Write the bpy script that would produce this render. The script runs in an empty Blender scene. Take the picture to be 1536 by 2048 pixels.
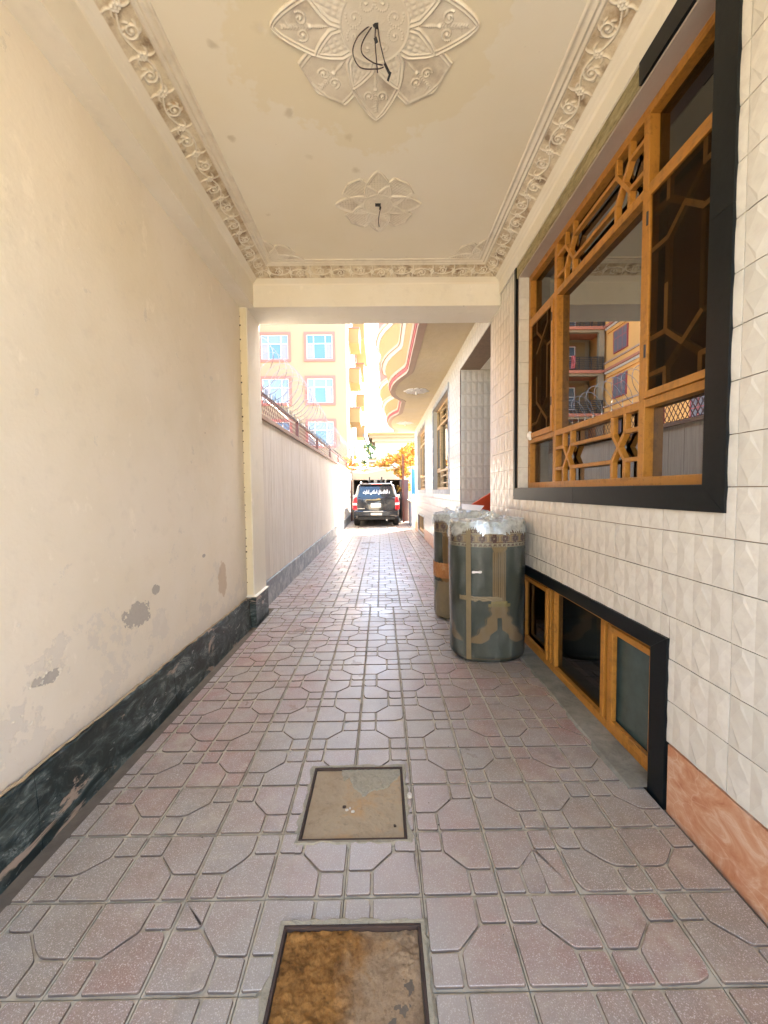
import bpy, bmesh, math, random
import numpy as np
from mathutils import Vector, Matrix
random.seed(7); np.random.seed(7)
S = bpy.context.scene
COL = S.collection
# ------------------------------------------------------------------ camera
FPX, PITCH, YAW, ROLL, EYE = 825.23, .052059, .0061457, -.0113063, 1.5424
cy, sy = math.cos(YAW), math.sin(YAW); cp, sp = math.cos(PITCH), math.sin(PITCH); cr, sr = math.cos(ROLL), math.sin(ROLL)
Rw = Matrix(((cr, 0, sr), (0, 1, 0), (-sr, 0, cr))) @ Matrix(((1, 0, 0), (0, cp, -sp), (0, sp, cp))) @ Matrix(((cy, -sy, 0), (sy, cy, 0), (0, 0, 1)))
cam = bpy.data.cameras.new('camera'); camo = bpy.data.objects.new('camera', cam); COL.objects.link(camo)
rx, ry, rz = Rw[0], Rw[1], Rw[2]
M3 = Matrix((rx, rz, -ry)).transposed()
camo.matrix_world = Matrix.Translation((0, 0, EYE)) @ M3.to_4x4()
cam.sensor_fit = 'VERTICAL'; cam.sensor_height = 24.0; cam.sensor_width = 18.0
cam.lens = FPX / 2048 * 24.0
cam.clip_start = .05; cam.clip_end = 600
S.camera = camo
# ------------------------------------------------------------------ light
SUN_AZ, SUN_EL = math.radians(38), math.radians(47)
W = bpy.data.worlds.new('World'); S.world = W; W.use_nodes = True
wn = W.node_tree.nodes; bg = wn['Background']
sky = wn.new('ShaderNodeTexSky'); sky.sky_type = 'NISHITA'; sky.sun_disc = False
sky.sun_elevation = SUN_EL; sky.sun_rotation = SUN_AZ; sky.air_density = 1.0; sky.dust_density = 2.0; sky.ozone_density = .7
W.node_tree.links.new(sky.outputs[0], bg.inputs[0]); bg.inputs[1].default_value = .125
sl = bpy.data.lights.new('sun', 'SUN'); sl.energy = 4.2; sl.angle = math.radians(.5); sl.color = (1, .93, .82)
so = bpy.data.objects.new('sun', sl); COL.objects.link(so)
tos = Vector((math.sin(SUN_AZ) * math.cos(SUN_EL), math.cos(SUN_AZ) * math.cos(SUN_EL), math.sin(SUN_EL)))
so.rotation_euler = (-tos).to_track_quat('-Z', 'Y').to_euler(); so.location = (10, 10, 30)
S.view_settings.view_transform = 'Standard'; S.view_settings.look = 'None'
S.view_settings.exposure = 4.0; S.view_settings.gamma = 1.0; S.view_settings.use_curve_mapping = False
S.cycles.use_denoising = True
S.cycles.max_bounces = 14; S.cycles.diffuse_bounces = 9; S.cycles.glossy_bounces = 5; S.cycles.transparent_max_bounces = 16
S.cycles.sample_clamp_indirect = 8.0
S.cycles.caustics_reflective = False; S.cycles.caustics_refractive = False

# ------------------------------------------------------------------ materials
class G:
    def __init__(s, name):
        s.m = bpy.data.materials.new(name); s.m.use_nodes = True; s.t = s.m.node_tree
        s.b = s.t.nodes['Principled BSDF']; s.out = s.t.nodes['Material Output']
    def n(s, ty, ins=None, **kw):
        x = s.t.nodes.new('ShaderNode' + ty)
        for k, v in kw.items(): setattr(x, k, v)
        for k, v in (ins or {}).items(): s.set(x.inputs[k], v)
        return x
    def set(s, inp, v):
        if isinstance(v, bpy.types.NodeSocket): s.t.links.new(v, inp)
        elif isinstance(v, bpy.types.Node): s.t.links.new(v.outputs[0], inp)
        else:
            if isinstance(v, (tuple, list)) and len(v) == 3 and inp.type == 'RGBA': v = (*v, 1)
            inp.default_value = v
    def P(s, **kw):
        mp = dict(col='Base Color', rough='Roughness', metal='Metallic', normal='Normal', coat='Coat Weight', spec='Specular IOR Level', ior='IOR', trans='Transmission Weight', alpha='Alpha', em='Emission Color', ems='Emission Strength', coatr='Coat Roughness')
        for k, v in kw.items(): s.set(s.b.inputs[mp[k]], v)
        return s.m
    def pos(s): return s.n('NewGeometry').outputs['Position']
    def obj(s): return s.n('TexCoord').outputs['Object']
    def rnd(s): return s.n('ObjectInfo').outputs['Random']
    def vscale(s, v, sc): return s.n('Mapping', {'Vector': v, 'Scale': sc}).outputs[0]
    def noise(s, scale, detail=4, vec=None, rough=.55, dist=0.):
        x = s.n('TexNoise', {'Scale': scale, 'Detail': detail, 'Roughness': rough, 'Distortion': dist})
        s.set(x.inputs['Vector'], vec if vec is not None else s.pos()); return x.outputs['Fac']
    def voro(s, scale, vec=None, feat='F1', out='Distance', rnd=1.):
        x = s.n('TexVoronoi', {'Scale': scale, 'Randomness': rnd}, feature=feat)
        s.set(x.inputs['Vector'], vec if vec is not None else s.pos()); return x.outputs[out]
    def ramp(s, fac, stops, interp='LINEAR'):
        x = s.n('ValToRGB', {'Fac': fac}); r = x.color_ramp; r.interpolation = interp
        while len(r.elements) < len(stops): r.elements.new(.5)
        for e, (p, c) in zip(r.elements, stops):
            e.position = p; e.color = (c, c, c, 1) if isinstance(c, (int, float)) else (*c, 1)
        return x.outputs[0]
    def mix(s, f, a, b, mode='MIX'):
        x = s.n('Mix', data_type='RGBA', blend_type=mode)
        s.set(x.inputs[0], f); s.set(x.inputs[6], a); s.set(x.inputs[7], b); return x.outputs[2]
    def math(s, op, a, b=0., c=None, clamp=False):
        x = s.n('Math', operation=op, use_clamp=clamp); s.set(x.inputs[0], a); s.set(x.inputs[1], b)
        if c is not None: s.set(x.inputs[2], c)
        return x.outputs[0]
    def bump(s, h, st=.3, d=.01, prev=None):
        x = s.n('Bump', {'Height': h, 'Strength': st, 'Distance': d})
        if prev is not None: s.set(x.inputs['Normal'], prev)
        return x.outputs[0]
    def ellipse(s, cx, cy_, cz, rxx, ryy, rzz, warp=.35, wscale=14):
        """1 inside a noise-edged ellipsoid at a world place (a stain with a shape of its own)"""
        p = s.pos(); v = s.n('VectorMath', {0: p, 1: (cx, cy_, cz)}, operation='SUBTRACT').outputs[0]
        v = s.n('VectorMath', {0: v, 1: (1 / rxx, 1 / ryy, 1 / rzz)}, operation='MULTIPLY').outputs[0]
        l = s.n('VectorMath', {0: v}, operation='LENGTH').outputs['Value']
        nz = s.math('MULTIPLY_ADD', s.noise(wscale, 5, rough=.65), warp * 4, -warp * 2)
        l = s.math('ADD', l, nz)
        return s.ramp(l, [(.93, 1.), (1., 0.)])

def simple(name, col, rough=.6, var=.12, sc=6., bump=.0, bsc=60., spec=.5, metal=0., coat=0.):
    g = G(name); n = g.noise(sc, 5)
    c = g.mix(n, tuple(x * (1 - var) for x in col), tuple(min(1, x * (1 + var)) for x in col))
    g.P(col=c, rough=rough, spec=spec, metal=metal, coat=coat)
    if bump: g.P(normal=g.bump(g.noise(bsc, 4), bump, .004))
    return g.m
MT = {}
# plaster of the passage wall
def plaster(name, base, peel=False, streak=False):
    g = G(name)
    n1 = g.noise(1.1, 5, rough=.6); n2 = g.noise(9, 6, rough=.6)
    c = g.mix(g.ramp(n1, [(.35, 0.), (.68, 1.)]), base, tuple(x * k for x, k in zip(base, (.93, .915, .86))))
    c = g.mix(g.ramp(n2, [(.56, 0.), (.8, .38)]), c, tuple(x * .76 for x in base))
    # small chips and dark nicks
    v = g.voro(2.3, feat='F1'); c = g.mix(g.ramp(v, [(.010, .6), (.026, 0.)]), c, (.22, .19, .15))
    sc_ = g.noise(5.5, 9, g.vscale(g.pos(), (1, 1, .6)), .75); c = g.mix(g.ramp(sc_, [(.60, 0.), (.66, .45)]), c, tuple(min(1, x * 1.12) for x in base))
    h = g.math('ADD', g.math('MULTIPLY', n2, .5), g.math('MULTIPLY', g.noise(45, 5), .25)); h = g.math('ADD', h, g.math('MULTIPLY', g.noise(2.5, 3), 1.2))
    if peel:
        z = g.n('SeparateXYZ', {0: g.pos()}).outputs[2]
        low = g.ramp(z, [(.33, 1.), (1.3, 0.)])     # the damp band above the skirting
        pk = g.noise(3.3, 8, rough=.74)
        k = g.ramp(g.math('ADD', g.math('MULTIPLY', low, .17), pk), [(.635, 0.), (.65, 1.)]); dd_ = g.ramp(z, [(.33, .7), (.42, 0.)]); c = g.mix(g.math('MULTIPLY', dd_, g.noise(14, 6, rough=.7)), c, (.40, .32, .22))
        c = g.mix(g.math('MULTIPLY', k, .45), c, (.66, .63, .57))
        c = g.mix(g.math('MULTIPLY', low, .25), c, (.60, .57, .52))
        m = None
        for e in ((-1.56, 2.60, .765, .3, .15, .085), (-1.56, 2.82, .88, .3, .06, .035), (-1.56, 1.90, .69, .3, .06, .03), (-1.56, 1.83, .70, .3, .03, .02), (-1.56, 3.60, .99, .3, .03, .015)):
            x = g.ellipse(*e, warp=.42, wscale=13); m = x if m is None else g.math('MAXIMUM', m, x)
        c = g.mix(m, c, g.mix(g.noise(60, 4), (.44, .415, .375), (.54, .51, .455)))
        st = g.ellipse(-1.56, 4.0, .70, .3, .11, .17, warp=.3, wscale=9)
        c = g.mix(g.math('MULTIPLY', st, .55), c, (.50, .36, .22))
        h = g.math('SUBTRACT', h, g.math('MULTIPLY', m, .9)); h = g.math('ADD', h, g.math('MULTIPLY', k, .35))
        wav = g.noise(2.2, 6, rough=.6); h = g.math('ADD', h, g.math('MULTIPLY', g.math('MULTIPLY', wav, low), 1.6))
    if streak:
        vs = g.vscale(g.pos(), (1, 9, .35)); s1 = g.noise(2.6, 6, vs, .65)
        c = g.mix(g.ramp(s1, [(.46, 0.), (.62, .55)]), c, (.60, .54, .44))
        vs2 = g.vscale(g.pos(), (1, 30, .5)); s2 = g.noise(2., 4, vs2)
        c = g.mix(g.ramp(s2, [(.5, 0.), (.62, .45)]), c, (.50, .45, .38)); h = g.math('ADD', h, g.math('MULTIPLY', s2, 1.2))
    return g.P(col=c, rough=.82, spec=.25, normal=g.bump(h, .6, .008))
MT['plaster'] = plaster('wall_plaster', (.86, .80, .69), peel=True)
MT['plaster2'] = plaster('beam_plaster', (.83, .79, .69))
MT['yellow_plaster'] = plaster('yellowed_plaster', (.77, .70, .52))
MT['concrete_wall'] = plaster('streaked_concrete', (.80, .76, .68), streak=True)
def ceiling_mat():
    g = G('ceiling_paint'); base = (.87, .82, .68)
    n = g.noise(.8, 5); c = g.mix(g.ramp(n, [(.35, 0.), (.7, 1.)]), base, (.83, .76, .58))
    w = g.n('VectorMath', {0: g.pos(), 1: g.n('VectorMath', {0: g.n('TexNoise', {'Vector': g.pos(), 'Scale': 16.}).outputs[1], 3: .07}, operation='SCALE').outputs[0]}, operation='ADD').outputs[0]
    v = g.voro(2.6, w); n2 = g.noise(1.9, 3)
    spot = g.math('MULTIPLY', g.ramp(v, [(.045, 1.), (.10, 0.)]), g.ramp(n2, [(.40, 0.), (.52, .85)]))
    c = g.mix(g.math('MULTIPLY', spot, .6), c, (.52, .44, .28)); halo = g.ellipse(0, 2.27, 3.95, .75, .72, .5, warp=.5, wscale=2.2); c = g.mix(g.math('MULTIPLY', halo, .35), c, (.78, .68, .42))
    v2 = g.voro(7.0, w); c = g.mix(g.math('MULTIPLY', g.ramp(v2, [(.02, 1.), (.05, 0.)]), g.ramp(g.noise(3.1, 2), [(.55, 0.), (.65, .7)])), c, (.38, .31, .22))
    h = g.math('ADD', g.noise(7, 5), g.math('MULTIPLY', g.noise(80, 3), .3))
    return g.P(col=c, rough=.8, spec=.25, normal=g.bump(h, .18, .006))
MT['ceiling'] = ceiling_mat()
def ornament():
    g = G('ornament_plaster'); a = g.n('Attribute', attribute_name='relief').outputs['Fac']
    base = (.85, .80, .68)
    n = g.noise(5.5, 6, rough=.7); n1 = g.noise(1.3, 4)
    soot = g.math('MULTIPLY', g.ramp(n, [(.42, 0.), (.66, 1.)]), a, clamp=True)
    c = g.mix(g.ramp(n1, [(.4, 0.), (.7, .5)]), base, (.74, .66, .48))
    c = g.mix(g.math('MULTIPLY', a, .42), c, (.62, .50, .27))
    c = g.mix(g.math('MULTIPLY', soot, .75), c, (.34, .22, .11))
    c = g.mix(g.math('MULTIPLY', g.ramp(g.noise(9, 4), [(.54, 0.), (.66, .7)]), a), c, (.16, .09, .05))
    return g.P(col=c, rough=.75, spec=.3, normal=g.bump(g.noise(110, 4), .25, .003))
MT['ornament'] = ornament()
def skirting():
    g = G('green_black_marble'); w = g.vscale(g.pos(), (1, 1, 1.0))
    rot = g.n('Mapping', {'Vector': g.pos(), 'Rotation': (math.radians(35), 0, 0), 'Scale': (1, 1.0, 2.6)}).outputs[0]
    n = g.noise(4.0, 9, rot, .72, 1.1)
    c = g.ramp(n, [(.30, (.008, .012, .013)), (.47, (.018, .030, .030)), (.56, (.065, .09, .09)), (.61, (.20, .23, .22)), (.64, (.022, .032, .032))])
    n2 = g.noise(2.3, 7, rot, .66, .6); c = g.mix(g.ramp(n2, [(.615, 0.), (.65, .85)]), c, (.42, .33, .26))
    n4 = g.noise(5.3, 7, rot, .7, 1.4); c = g.mix(g.ramp(n4, [(.63, 0.), (.66, .8)]), c, (.40, .43, .41))
    n3 = g.noise(12, 6, rough=.7); c = g.mix(g.ramp(n3, [(.56, 0.), (.74, .5)]), c, (.15, .15, .135))
    return g.P(col=c, rough=g.ramp(n3, [(.3, .28), (.8, .6)]), spec=.5, normal=g.bump(n3, .08, .003))
MT['skirting'] = skirting()
def greymarble():
    g = G('grey_marble'); n = g.noise(5, 8, rough=.7, dist=.8)
    c = g.ramp(n, [(.3, (.16, .18, .19)), (.5, (.26, .29, .30)), (.62, (.48, .49, .48)), (.75, (.25, .27, .28))])
    return g.P(col=c, rough=.5)
MT['greymarble'] = greymarble()
def pinkmarble():
    g = G('pink_marble'); rot = g.n('Mapping', {'Vector': g.pos(), 'Rotation': (math.radians(-25), 0, 0), 'Scale': (1, 1.0, 1.6)}).outputs[0]
    n = g.noise(6.5, 9, rot, .68, 1.2)
    c = g.ramp(n, [(.28, (.36, .12, .055)), (.42, (.48, .22, .115)), (.52, (.54, .30, .18)), (.63, (.62, .43, .31)), (.75, (.46, .22, .12))])
    v = g.voro(3.2, g.n('VectorMath', {0: rot, 1: g.n('VectorMath', {0: g.n('TexNoise', {'Vector': rot, 'Scale': 3.}).outputs[1], 3: .35}, operation='SCALE').outputs[0]}, operation='ADD').outputs[0], feat='DISTANCE_TO_EDGE')
    c = g.mix(g.ramp(v, [(.0, .28), (.012, 0.)]), c, (.76, .62, .50))
    c = g.mix(g.ramp(g.noise(2.6, 6), [(.58, 0.), (.72, .6)]), c, (.42, .14, .07))
    return g.P(col=c, rough=.35)
MT['pinkmarble'] = pinkmarble()
def floortile(pad=True):
    g = G('paver_terrazzo' if pad else 'paver_groove'); r = g.rnd(); big = g.noise(.85, 4); fine = g.noise(7, 7, rough=.7)
    dirt = g.noise(2.2, 6, rough=.65)
    if pad:
        base = g.mix(g.ramp(g.math('ADD', g.math('MULTIPLY', r, .16), g.math('MULTIPLY', big, .9)), [(.42, 0.), (.62, 1.)]), (.27, .222, .172), (.30, .168, .135))
        grey = g.ramp(g.n('SeparateXYZ', {0: g.pos()}).outputs[1], [(0, 0.), (1, 1.)])
        base = g.mix(g.ramp(dirt, [(.40, 0.), (.62, .65)]), base, (.34, .325, .29))
        v = g.voro(250); chip = g.ramp(v, [(.22, 1.), (.36, 0.)])
        chip2 = g.math('MULTIPLY', g.ramp(g.voro(150), [(.20, 1.), (.34, 0.)]), g.ramp(g.noise(75, 2), [(.36, 0.), (.46, 1.)]))
        c = g.mix(g.math('MULTIPLY', g.math('MAXIMUM', g.math('MULTIPLY', chip, .55), chip2), .78), base, (.62, .55, .50))
        dk = g.voro(140); c = g.mix(g.ramp(dk, [(.10, .5), (.2, 0.)]), c, (.14, .09, .09))
        c = g.mix(g.ramp(fine, [(.52, 0.), (.72, .55)]), c, (.20, .165, .125)); sand = g.noise(3.4, 8, rough=.75); c = g.mix(g.ramp(sand, [(.52, 0.), (.68, .7)]), c, (.42, .37, .28))
        st = g.ramp(g.noise(1.35, 7, rough=.7), [(.60, 0.), (.68, .4)]); c = g.mix(st, c, (.13, .125, .11)); wp = g.n('SeparateXYZ', {0: g.pos()}).outputs[0]; mid_pale = g.ramp(g.math('ADD', g.math('ABSOLUTE', g.math('ADD', wp, .05)), g.math('MULTIPLY', g.noise(1.7, 4), .5)), [(.45, .5), (.95, 0.)]); c = g.mix(mid_pale, c, (.40, .385, .355))  # last mix: paler band along the middle of the drive
        pool = g.math('ADD', g.noise(1.6, 5), 0.); rough = g.ramp(pool, [(.35, .27), (.65, .45)])
        return g.P(col=c, rough=rough, spec=.45, normal=g.bump(g.math('ADD', g.math('MULTIPLY', chip2, .3), fine), .22, .003))
    c = g.mix(dirt, (.42, .37, .28), (.54, .49, .38)); c = g.mix(g.ramp(fine, [(.5, 0.), (.7, .7)]), c, (.19, .15, .105))
    return g.P(col=c, rough=.85, spec=.2, normal=g.bump(fine, .3, .004))
MT['pad'] = floortile(True); MT['groove'] = floortile(False)
MT['padside'] = simple('paver_dirt_shade_edge', (.20, .155, .12), .95, .4, 30, spec=.1)  # edge dirt and edge shadow, both put into the colour
MT['joint'] = simple('joint_dirt', (.13, .105, .075), .95, .4, 14, .5, 80)
MT['gutter'] = simple('gutter_dirt', (.085, .08, .07), .95, .45, 12, .6, 60, .2)
def walltile():
    g = G('relief_ceramic'); n = g.noise(26, 6, rough=.65); r = g.rnd(); b = g.noise(1.0, 3)
    c = g.mix(r, (.62, .595, .52), (.68, .65, .575))
    c = g.mix(g.ramp(n, [(.42, 0.), (.68, .65)]), c, (.57, .53, .47))
    c = g.mix(g.ramp(g.noise(9, 4), [(.5, 0.), (.8, .4)]), c, (.74, .71, .65))
    c = g.mix(g.ramp(b, [(.55, 0.), (.8, .25)]), c, (.66, .60, .47))
    d = g.voro(1.9); c = g.mix(g.ramp(d, [(.012, .8), (.028, 0.)]), c, (.36, .25, .15))
    return g.P(col=c, rough=.23, spec=.5, normal=g.bump(n, .05, .003))
MT['walltile'] = walltile()
MT['mortar'] = simple('tile_mortar', (.28, .20, .135), .9, .3, 20)
MT['black'] = simple('black_granite', (.006, .008, .009), .36, .6, 40, spec=.2)
MT['blackside'] = simple('black_granite_dull', (.03, .035, .036), .5, .4, 30)
def wood(name, a, b, rough=.42):
    g = G(name); v = g.vscale(g.pos(), (3, 3, 3)); n = g.noise(5, 7, v, .7); n2 = g.noise(40, 5, rough=.7)
    c = g.mix(n, a, b); gr = g.noise(24, 6, g.vscale(g.pos(), (1, .12, 1)), .6); gr2 = g.noise(24, 6, g.vscale(g.pos(), (1, 1, .12)), .6); c = g.mix(g.ramp(g.math('MULTIPLY', gr, gr2), [(.26, 0.), (.34, .45)]), c, tuple(x * .45 for x in a)); c = g.mix(g.ramp(n2, [(.55, 0.), (.74, .6)]), c, tuple(x * .35 for x in a))
    n3 = g.noise(3, 6); c = g.mix(g.ramp(n3, [(.60, 0.), (.75, .35)]), c, tuple(x * .55 for x in a))
    return g.P(col=c, rough=g.ramp(n, [(.3, rough - .08), (.7, rough + .12)]), spec=.45, normal=g.bump(n2, .22, .002))
MT['wood'] = wood('ochre_painted_wood', (.36, .150, .020), (.47, .215, .036))
MT['woodfar'] = wood('pale_window_wood', (.50, .30, .12), (.62, .42, .20))
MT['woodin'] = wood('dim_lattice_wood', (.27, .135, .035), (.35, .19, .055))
def soffit_stone():
    g = G('mauve_soffit_stone'); n = g.noise(8, 7, g.vscale(g.pos(), (1, .5, 1)), .65)
    c = g.mix(n, (.36, .29, .24), (.50, .43, .36)); return g.P(col=c, rough=.45)
MT['soffitstone'] = soffit_stone()
def olive():
    g = G('mossy_travertine'); n = g.noise(16, 8, g.vscale(g.pos(), (1, .6, 2)), .72)
    c = g.ramp(n, [(.3, (.10, .08, .03)), (.5, (.30, .25, .12)), (.7, (.45, .39, .24))]); return g.P(col=c, rough=.7, normal=g.bump(n, .6, .006))
MT['olive'] = olive()
def glass(name, f0ior, tint, rough=0.0):
    g = G(name); fr = g.n('Fresnel', {'IOR': f0ior}); t = g.n('BsdfTransparent', {'Color': (*tint, 1)})
    w = g.bump(g.noise(1.3, 2), .012, .02)
    gl = g.n('BsdfGlossy', {'Color': (.95, .95, .95, 1), 'Roughness': rough, 'Normal': w})
    mx = g.n('MixShader', {0: fr, 1: t, 2: gl}); g.t.links.new(mx.outputs[0], g.out.inputs[0]); return g.m
MT['glass'] = glass('mirror_film_glass', 3.3, (.10, .09, .07))
MT['glassclear'] = glass('dusty_window_glass', 1.45, (.62, .54, .42), .02)
MT['glassdark'] = glass('dark_window_glass', 1.6, (.16, .2, .2), .03)
def screen():
    g = G('insect_screen'); t = g.n('BsdfTransparent', {'Color': (.80, .70, .55, 1)}); d = g.n('BsdfDiffuse', {'Color': (.035, .028, .018, 1)})
    mx = g.n('MixShader', {0: .38, 1: t, 2: d}); g.t.links.new(mx.outputs[0], g.out.inputs[0]); return g.m
MT['screen'] = screen()
MT['tealpane'] = simple('dusty_teal_pane', (.055, .085, .082), .22, .35, 14)
MT['room'] = simple('room_shade_colour', (.10, .07, .05), .9, .3, 2)  # interior darkness put into the colour of rooms, garage and cabin opening
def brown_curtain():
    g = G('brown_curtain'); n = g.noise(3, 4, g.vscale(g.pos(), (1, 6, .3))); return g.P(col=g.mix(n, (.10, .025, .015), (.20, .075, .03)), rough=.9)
MT['curtain'] = brown_curtain()
def rust(name, a, b, c3, sc=6):
    g = G(name); n = g.noise(sc, 9, rough=.72, dist=.4); n2 = g.noise(sc * 7, 6, rough=.7)
    c = g.ramp(n, [(.32, a), (.52, b), (.68, c3)]); c = g.mix(g.ramp(n2, [(.55, 0.), (.8, .6)]), c, tuple(x * .35 for x in a))
    return g.P(col=c, rough=.75, spec=.3, normal=g.bump(g.math('ADD', n, g.math('MULTIPLY', n2, .4)), .55, .012))
MT['cement'] = rust('dirty_grey_cement', (.13, .125, .10), (.22, .215, .175), (.30, .29, .235), 5)
MT['lid_tan'] = rust('tan_dusty_plate', (.30, .22, .13), (.36, .29, .19), (.42, .26, .12), 3.5)
MT['lid_rust'] = rust('rusted_earthy_plate', (.20, .10, .035), (.30, .15, .05), (.36, .27, .17), 6)
def earthlid():
    g = G('earth_crusted_plate'); n = g.noise(13, 9, rough=.75, dist=.3); n2 = g.noise(60, 6, rough=.75); x = g.n('SeparateXYZ', {0: g.pos()}).outputs[0]
    a = g.ramp(n, [(.3, (.07, .035, .012)), (.45, (.20, .095, .026)), (.58, (.31, .155, .045)), (.68, (.27, .13, .04)), (.76, (.40, .14, .045))])
    b_ = g.ramp(n, [(.3, (.20, .13, .075)), (.55, (.32, .23, .14)), (.7, (.26, .15, .06))])
    c = g.mix(g.ramp(g.math('ADD', g.math('MULTIPLY', x, -2.2), g.noise(7, 6)), [(.55, 0.), (.85, 1.)]), b_, a)
    c = g.mix(g.ramp(n2, [(.5, 0.), (.72, .65)]), c, (.07, .035, .012))
    return g.P(col=c, rough=.92, spec=.15, normal=g.bump(g.math('ADD', n, g.math('MULTIPLY', n2, .6)), .6, .008))
MT['lid_rust'] = earthlid()
MT['lid_dirt'] = rust('caked_earth', (.26, .13, .04), (.36, .19, .055), (.42, .22, .07), 11)
MT['darkrust'] = simple('dark_rusted_steel', (.05, .03, .022), .8, .5, 20, .4)
MT['peelcement'] = rust('broken_cement_skin', (.24, .22, .155), (.34, .315, .24), (.28, .25, .18), 22)
MT['wire'] = simple('brown_cable', (.035, .016, .012), .5)
MT['blacktape'] = simple('black_tape', (.012, .012, .012), .5)
MT['redsteel'] = simple('red_oxide_steel', (.09, .020, .012), .55, .3, 12)
MT['galv'] = simple('galvanised_wire', (.22, .21, .19), .45, .2, 9, metal=.4)
MT['darkmetal'] = simple('dark_metal', (.035, .03, .028), .5, .3, 8)
MT['cream'] = simple('cream_facade', (.27, .215, .14), .85, .07, 1.2, .2, 40)
MT['cream2'] = simple('pale_facade', (.48, .42, .32), .85, .06, 1.5, .2, 40)
MT['orange'] = simple('orange_facade', (.72, .38, .12), .8, .08, 1.2)
MT['yellow'] = simple('yellow_facade', (.27, .18, .075), .8, .08, 1.5, .15, 30)
MT['pink'] = simple('salmon_trim', (.36, .12, .10), .7, .08, 3)
MT['white'] = simple('white_paint', (.78, .77, .74), .5, .05, 3)
MT['maroon'] = simple('maroon_band', (.33, .07, .07), .6, .1, 5)
MT['paleband'] = simple('pale_pink_band', (.38, .27, .20), .7, .1, 5)
MT['mould'] = simple('weathered_moulding', (.50, .46, .40), .75, .2, 5, .2, 30)
def stucco():
    g = G('rough_soffit_stucco'); n = g.noise(5.5, 8, g.vscale(g.pos(), (1, .6, 1)), .7)
    c = g.mix(n, (.45, .36, .21), (.62, .52, .34)); c = g.mix(g.ramp(g.noise(1.1, 4), [(.4, 0.), (.7, .6)]), c, (.50, .42, .32))
    return g.P(col=c, rough=.9, normal=g.bump(n, .8, .02))
MT['stucco'] = stucco()
def skyglass(name, col):
    g = G(name); n = g.noise(1.5, 2); g.P(col=g.mix(n, tuple(x * .8 for x in col), col), rough=.08, spec=.8); return g.m
MT['blueglass'] = skyglass('blue_tinted_glass', (.06, .15, .28))
MT['paleglass'] = skyglass('curtained_glass', (.13, .19, .25))
MT['greyglass'] = skyglass('grey_curtained_glass', (.19, .18, .20))
MT['terracotta'] = simple('red_roof_trim', (.42, .16, .10), .7, .1, 4)
MT['ground'] = simple('yard_ground', (.42, .37, .29), .95, .2, 1.5, .3, 20)
MT['roofgrey'] = simple('grey_roof_sheet', (.20, .19, .18), .7, .2, 3)
MT['brownmetal'] = simple('brown_gate_paint', (.075, .035, .03), .5, .2, 6)
MT['bluetarp'] = simple('blue_tarpaulin', (.02, .16, .50), .5, .2, 6)
MT['leafy'] = simple('yellow_vine_leaf', (.56, .33, .045), .6, .35, 9)
MT['leafo'] = simple('orange_vine_leaf', (.42, .14, .035), .6, .35, 9)
MT['leafg'] = simple('olive_vine_leaf', (.32, .30, .06), .6, .35, 9)
MT['green'] = simple('dark_green_leaf', (.035, .10, .035), .6, .4, 9)
MT['bark'] = simple('grey_bark', (.16, .12, .085), .9, .3, 12, .5, 40)
MT['carpaint'] = simple('black_car_paint', (.010, .012, .016), .16, .2, 2, coat=1.)
MT['carglass'] = simple('tinted_car_glass', (.01, .02, .03), .04, .2, 2, spec=.9)
MT['tyre'] = simple('tyre_rubber', (.018, .018, .018), .85, .2, 20)
MT['chrome'] = simple('chrome', (.6, .6, .6), .15, .1, 5, metal=1.)
MT['tail'] = simple('red_tail_lens', (.55, .012, .02), .12, .2, 5, coat=1.)
MT['lens'] = simple('clear_lens', (.75, .70, .70), .12, .1, 5, coat=1.)
MT['gold'] = simple('gold_badge', (.30, .24, .13), .3, .1, 5, metal=.7)
MT['letter'] = simple('white_lettering', (.82, .82, .82), .5, .02, 5)
MT['plate'] = simple('number_plate', (.60, .60, .60), .5, .1, 30)
MT['redsheet'] = simple('red_painted_parapet', (.62, .075, .02), .45, .15, 4)
def plastic():
    g = G('crumpled_clear_plastic'); n = g.noise(22, 5, rough=.6)
    t = g.n('BsdfTransparent', {'Color': (.93, .97, .96, 1)}); w = g.bump(n, .7, .01)
    gl = g.n('BsdfGlossy', {'Color': (.9, .95, .95, 1), 'Roughness': .16, 'Normal': w}); df = g.n('BsdfDiffuse', {'Color': (.86, .90, .88, 1), 'Normal': w})
    tl = g.n('BsdfTranslucent', {'Color': (.84, .90, .88, 1)})
    a = g.n('MixShader', {0: .5, 1: df, 2: tl}); b = g.n('MixShader', {0: .35, 1: a, 2: gl}); f = g.ramp(n, [(.35, .55), (.65, .92)])
    mx = g.n('MixShader', {0: f, 1: t, 2: b}); g.t.links.new(mx.outputs[0], g.out.inputs[0]); return g.m
MT['plastic'] = plastic()
def wrap():
    g = G('clear_wrap_film'); n = g.noise(9, 6, g.vscale(g.pos(), (1, 1, .35)), .65); w = g.bump(n, .35, .01)
    t = g.n('BsdfTransparent', {'Color': (.95, .97, .95, 1)}); gl = g.n('BsdfGlossy', {'Color': (1, 1, 1, 1), 'Roughness': .22, 'Normal': w})
    fr = g.n('Fresnel', {'IOR': 1.28, 'Normal': w})
    df = g.n('BsdfDiffuse', {'Color': (.62, .68, .64, 1)}); a = g.n('MixShader', {0: fr, 1: t, 2: gl}); mx = g.n('MixShader', {0: g.ramp(n, [(.45, .015), (.78, .22)]), 1: a, 2: df})
    g.t.links.new(mx.outputs[0], g.out.inputs[0]); return g.m
MT['wrap'] = wrap()
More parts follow.
